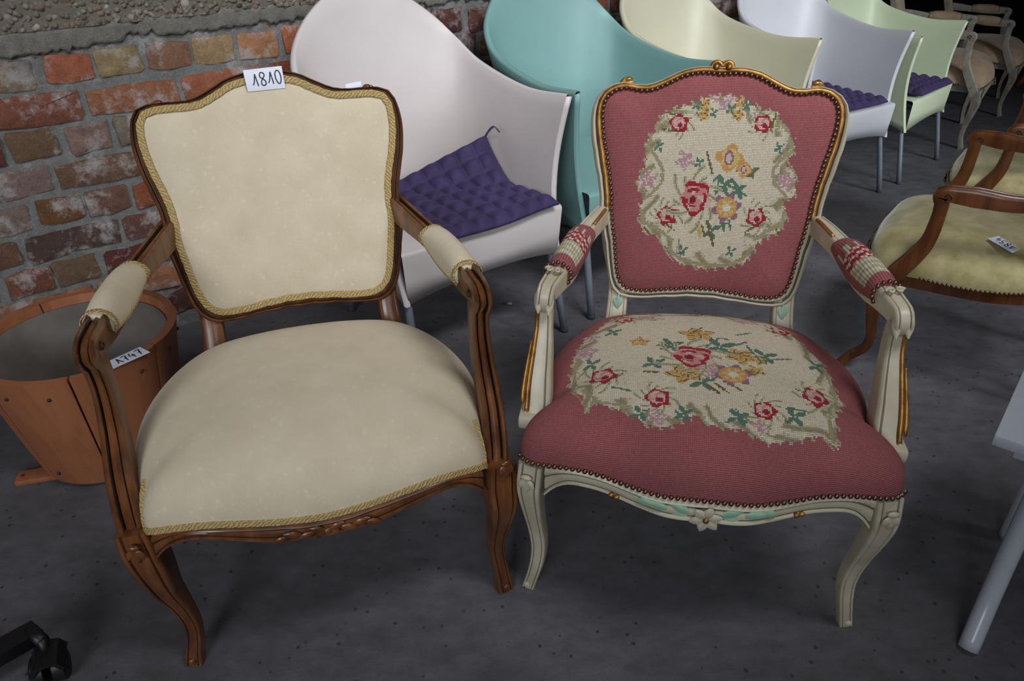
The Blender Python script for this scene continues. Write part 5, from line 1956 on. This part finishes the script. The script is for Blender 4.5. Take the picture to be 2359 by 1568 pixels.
cb = thing('castor_base', 'black plastic swivel chair base arm with castor in the lower left corner', 'chair base', (-0.862, 0.885, 0), 0)
P = cr([(-0.26, -0.235, 0.115), (-0.16, -0.125, 0.098), (-0.075, -0.015, 0.080), (-0.035, 0.045, 0.066)], 20)
V, F, _ = sweep(P, np.array([(-0.021, -0.016), (-0.017, 0.014), (0.017, 0.014), (0.021, -0.016)]), (0.8, -0.6, 0))
mobj('base_arm', V, F, M['black'], cb, None, True, True, 40)
V, F = tube([(-0.005, 0.012, 0.088), (-0.004, 0.008, 0.04)], 0.009, 12)
mobj('castor_stem', V, F, M['black'], cb)
V, F = tube([(-0.052, 0.038, 0.07), (-0.028, 0.028, 0.084), (-0.002, 0.010, 0.084)], 0.012, 10, side=(0, 0, 1))
mobj('castor_arm', V, F, M['black'], cb)
for s_ in (-1, 1):
    ax = np.array([0.92, 0.39, 0])
    c0 = np.array([0.0, -0.004, 0.029]) + ax * s_ * 0.017
    V, F = sweep([c0 - ax * 0.012, c0 - ax * 0.009, c0 + ax * 0.009, c0 + ax * 0.012], circ(0.029, 22), (0, 0, 1), scale=np.array([0.86, 1, 1, 0.86]))[:2]
    wl = mobj('castor_wheel', V, F, M['black'], cb, None, True, True, 40)
    V, F = sweep([c0 + ax * s_ * 0.011, c0 + ax * s_ * 0.014], circ(0.012, 14), (0, 0, 1))[:2]
    mobj('wheel_hub', V, F, M['black'], wl, None, True, True, 40)
V, F = sweep([(-0.022, -0.013, 0.046), (-0.012, -0.009, 0.062), (0.004, -0.002, 0.066), (0.018, 0.004, 0.062), (0.026, 0.007, 0.046)], np.array([(-0.03, -0.004), (0.03, -0.004), (0.03, 0.004), (-0.03, 0.004)]), (-0.39, 0.92, 0))[:2]
mobj('wheel_guard', V, F, M['black'], cb, None, True, True, 40)

tb = thing('side_table', 'honey coloured wooden table with curved legs in the far right corner', 'table', (3.75, 5.05, 0), math.radians(20))
bm = []
V, F = lathe([(0.0, 0.715), (0.40, 0.715), (0.425, 0.722), (0.43, 0.732), (0.42, 0.742), (0.0, 0.744)], 40)
mobj('table_top', V, F, M['orange_wood'], tb)
V, F = lathe([(0.345, 0.60), (0.365, 0.605), (0.365, 0.715), (0.345, 0.715), (0.345, 0.60)], 40)
mobj('apron', V, F, M['orange_wood'], tb, None, True, True, 40)
for q in range(4):
    a = q * math.pi / 2 + 0.5
    d = np.array([math.cos(a), math.sin(a), 0])
    P = cr([d * 0.345 + [0, 0, 0.70], d * 0.37 + [0, 0, 0.58], d * 0.345 + [0, 0, 0.38], d * 0.315 + [0, 0, 0.18], d * 0.335 + [0, 0, 0.05], d * 0.36], 24)
    V, F = sweep(P, circ(0.026, 8), (-d[1], d[0], 0), scale=np.interp(np.linspace(0, 1, 24), [0, 0.2, 0.6, 0.85, 1], [1.0, 1.15, 0.75, 0.55, 0.75]))[:2]
    mobj('leg', V, F, M['orange_wood'], tb)

r = np.random.default_rng(4)
V, F = ellipsoid((0, 0, 0.005), np.array([0.011, 0.007, 0.0065]), None, 10, 7)
V = [np.array(v) + r.normal(0, 0.0008, 3) for v in V]
V = [(x, y, max(z, 0.0)) for x, y, z in V]
pbl = mobj('loose_stone', V, F, M['pebble'])
pbl.location = (-0.008, 2.292, 0.0)
tag(pbl, 'tiny pale loose stone on the concrete floor between the two armchairs', 'stone')
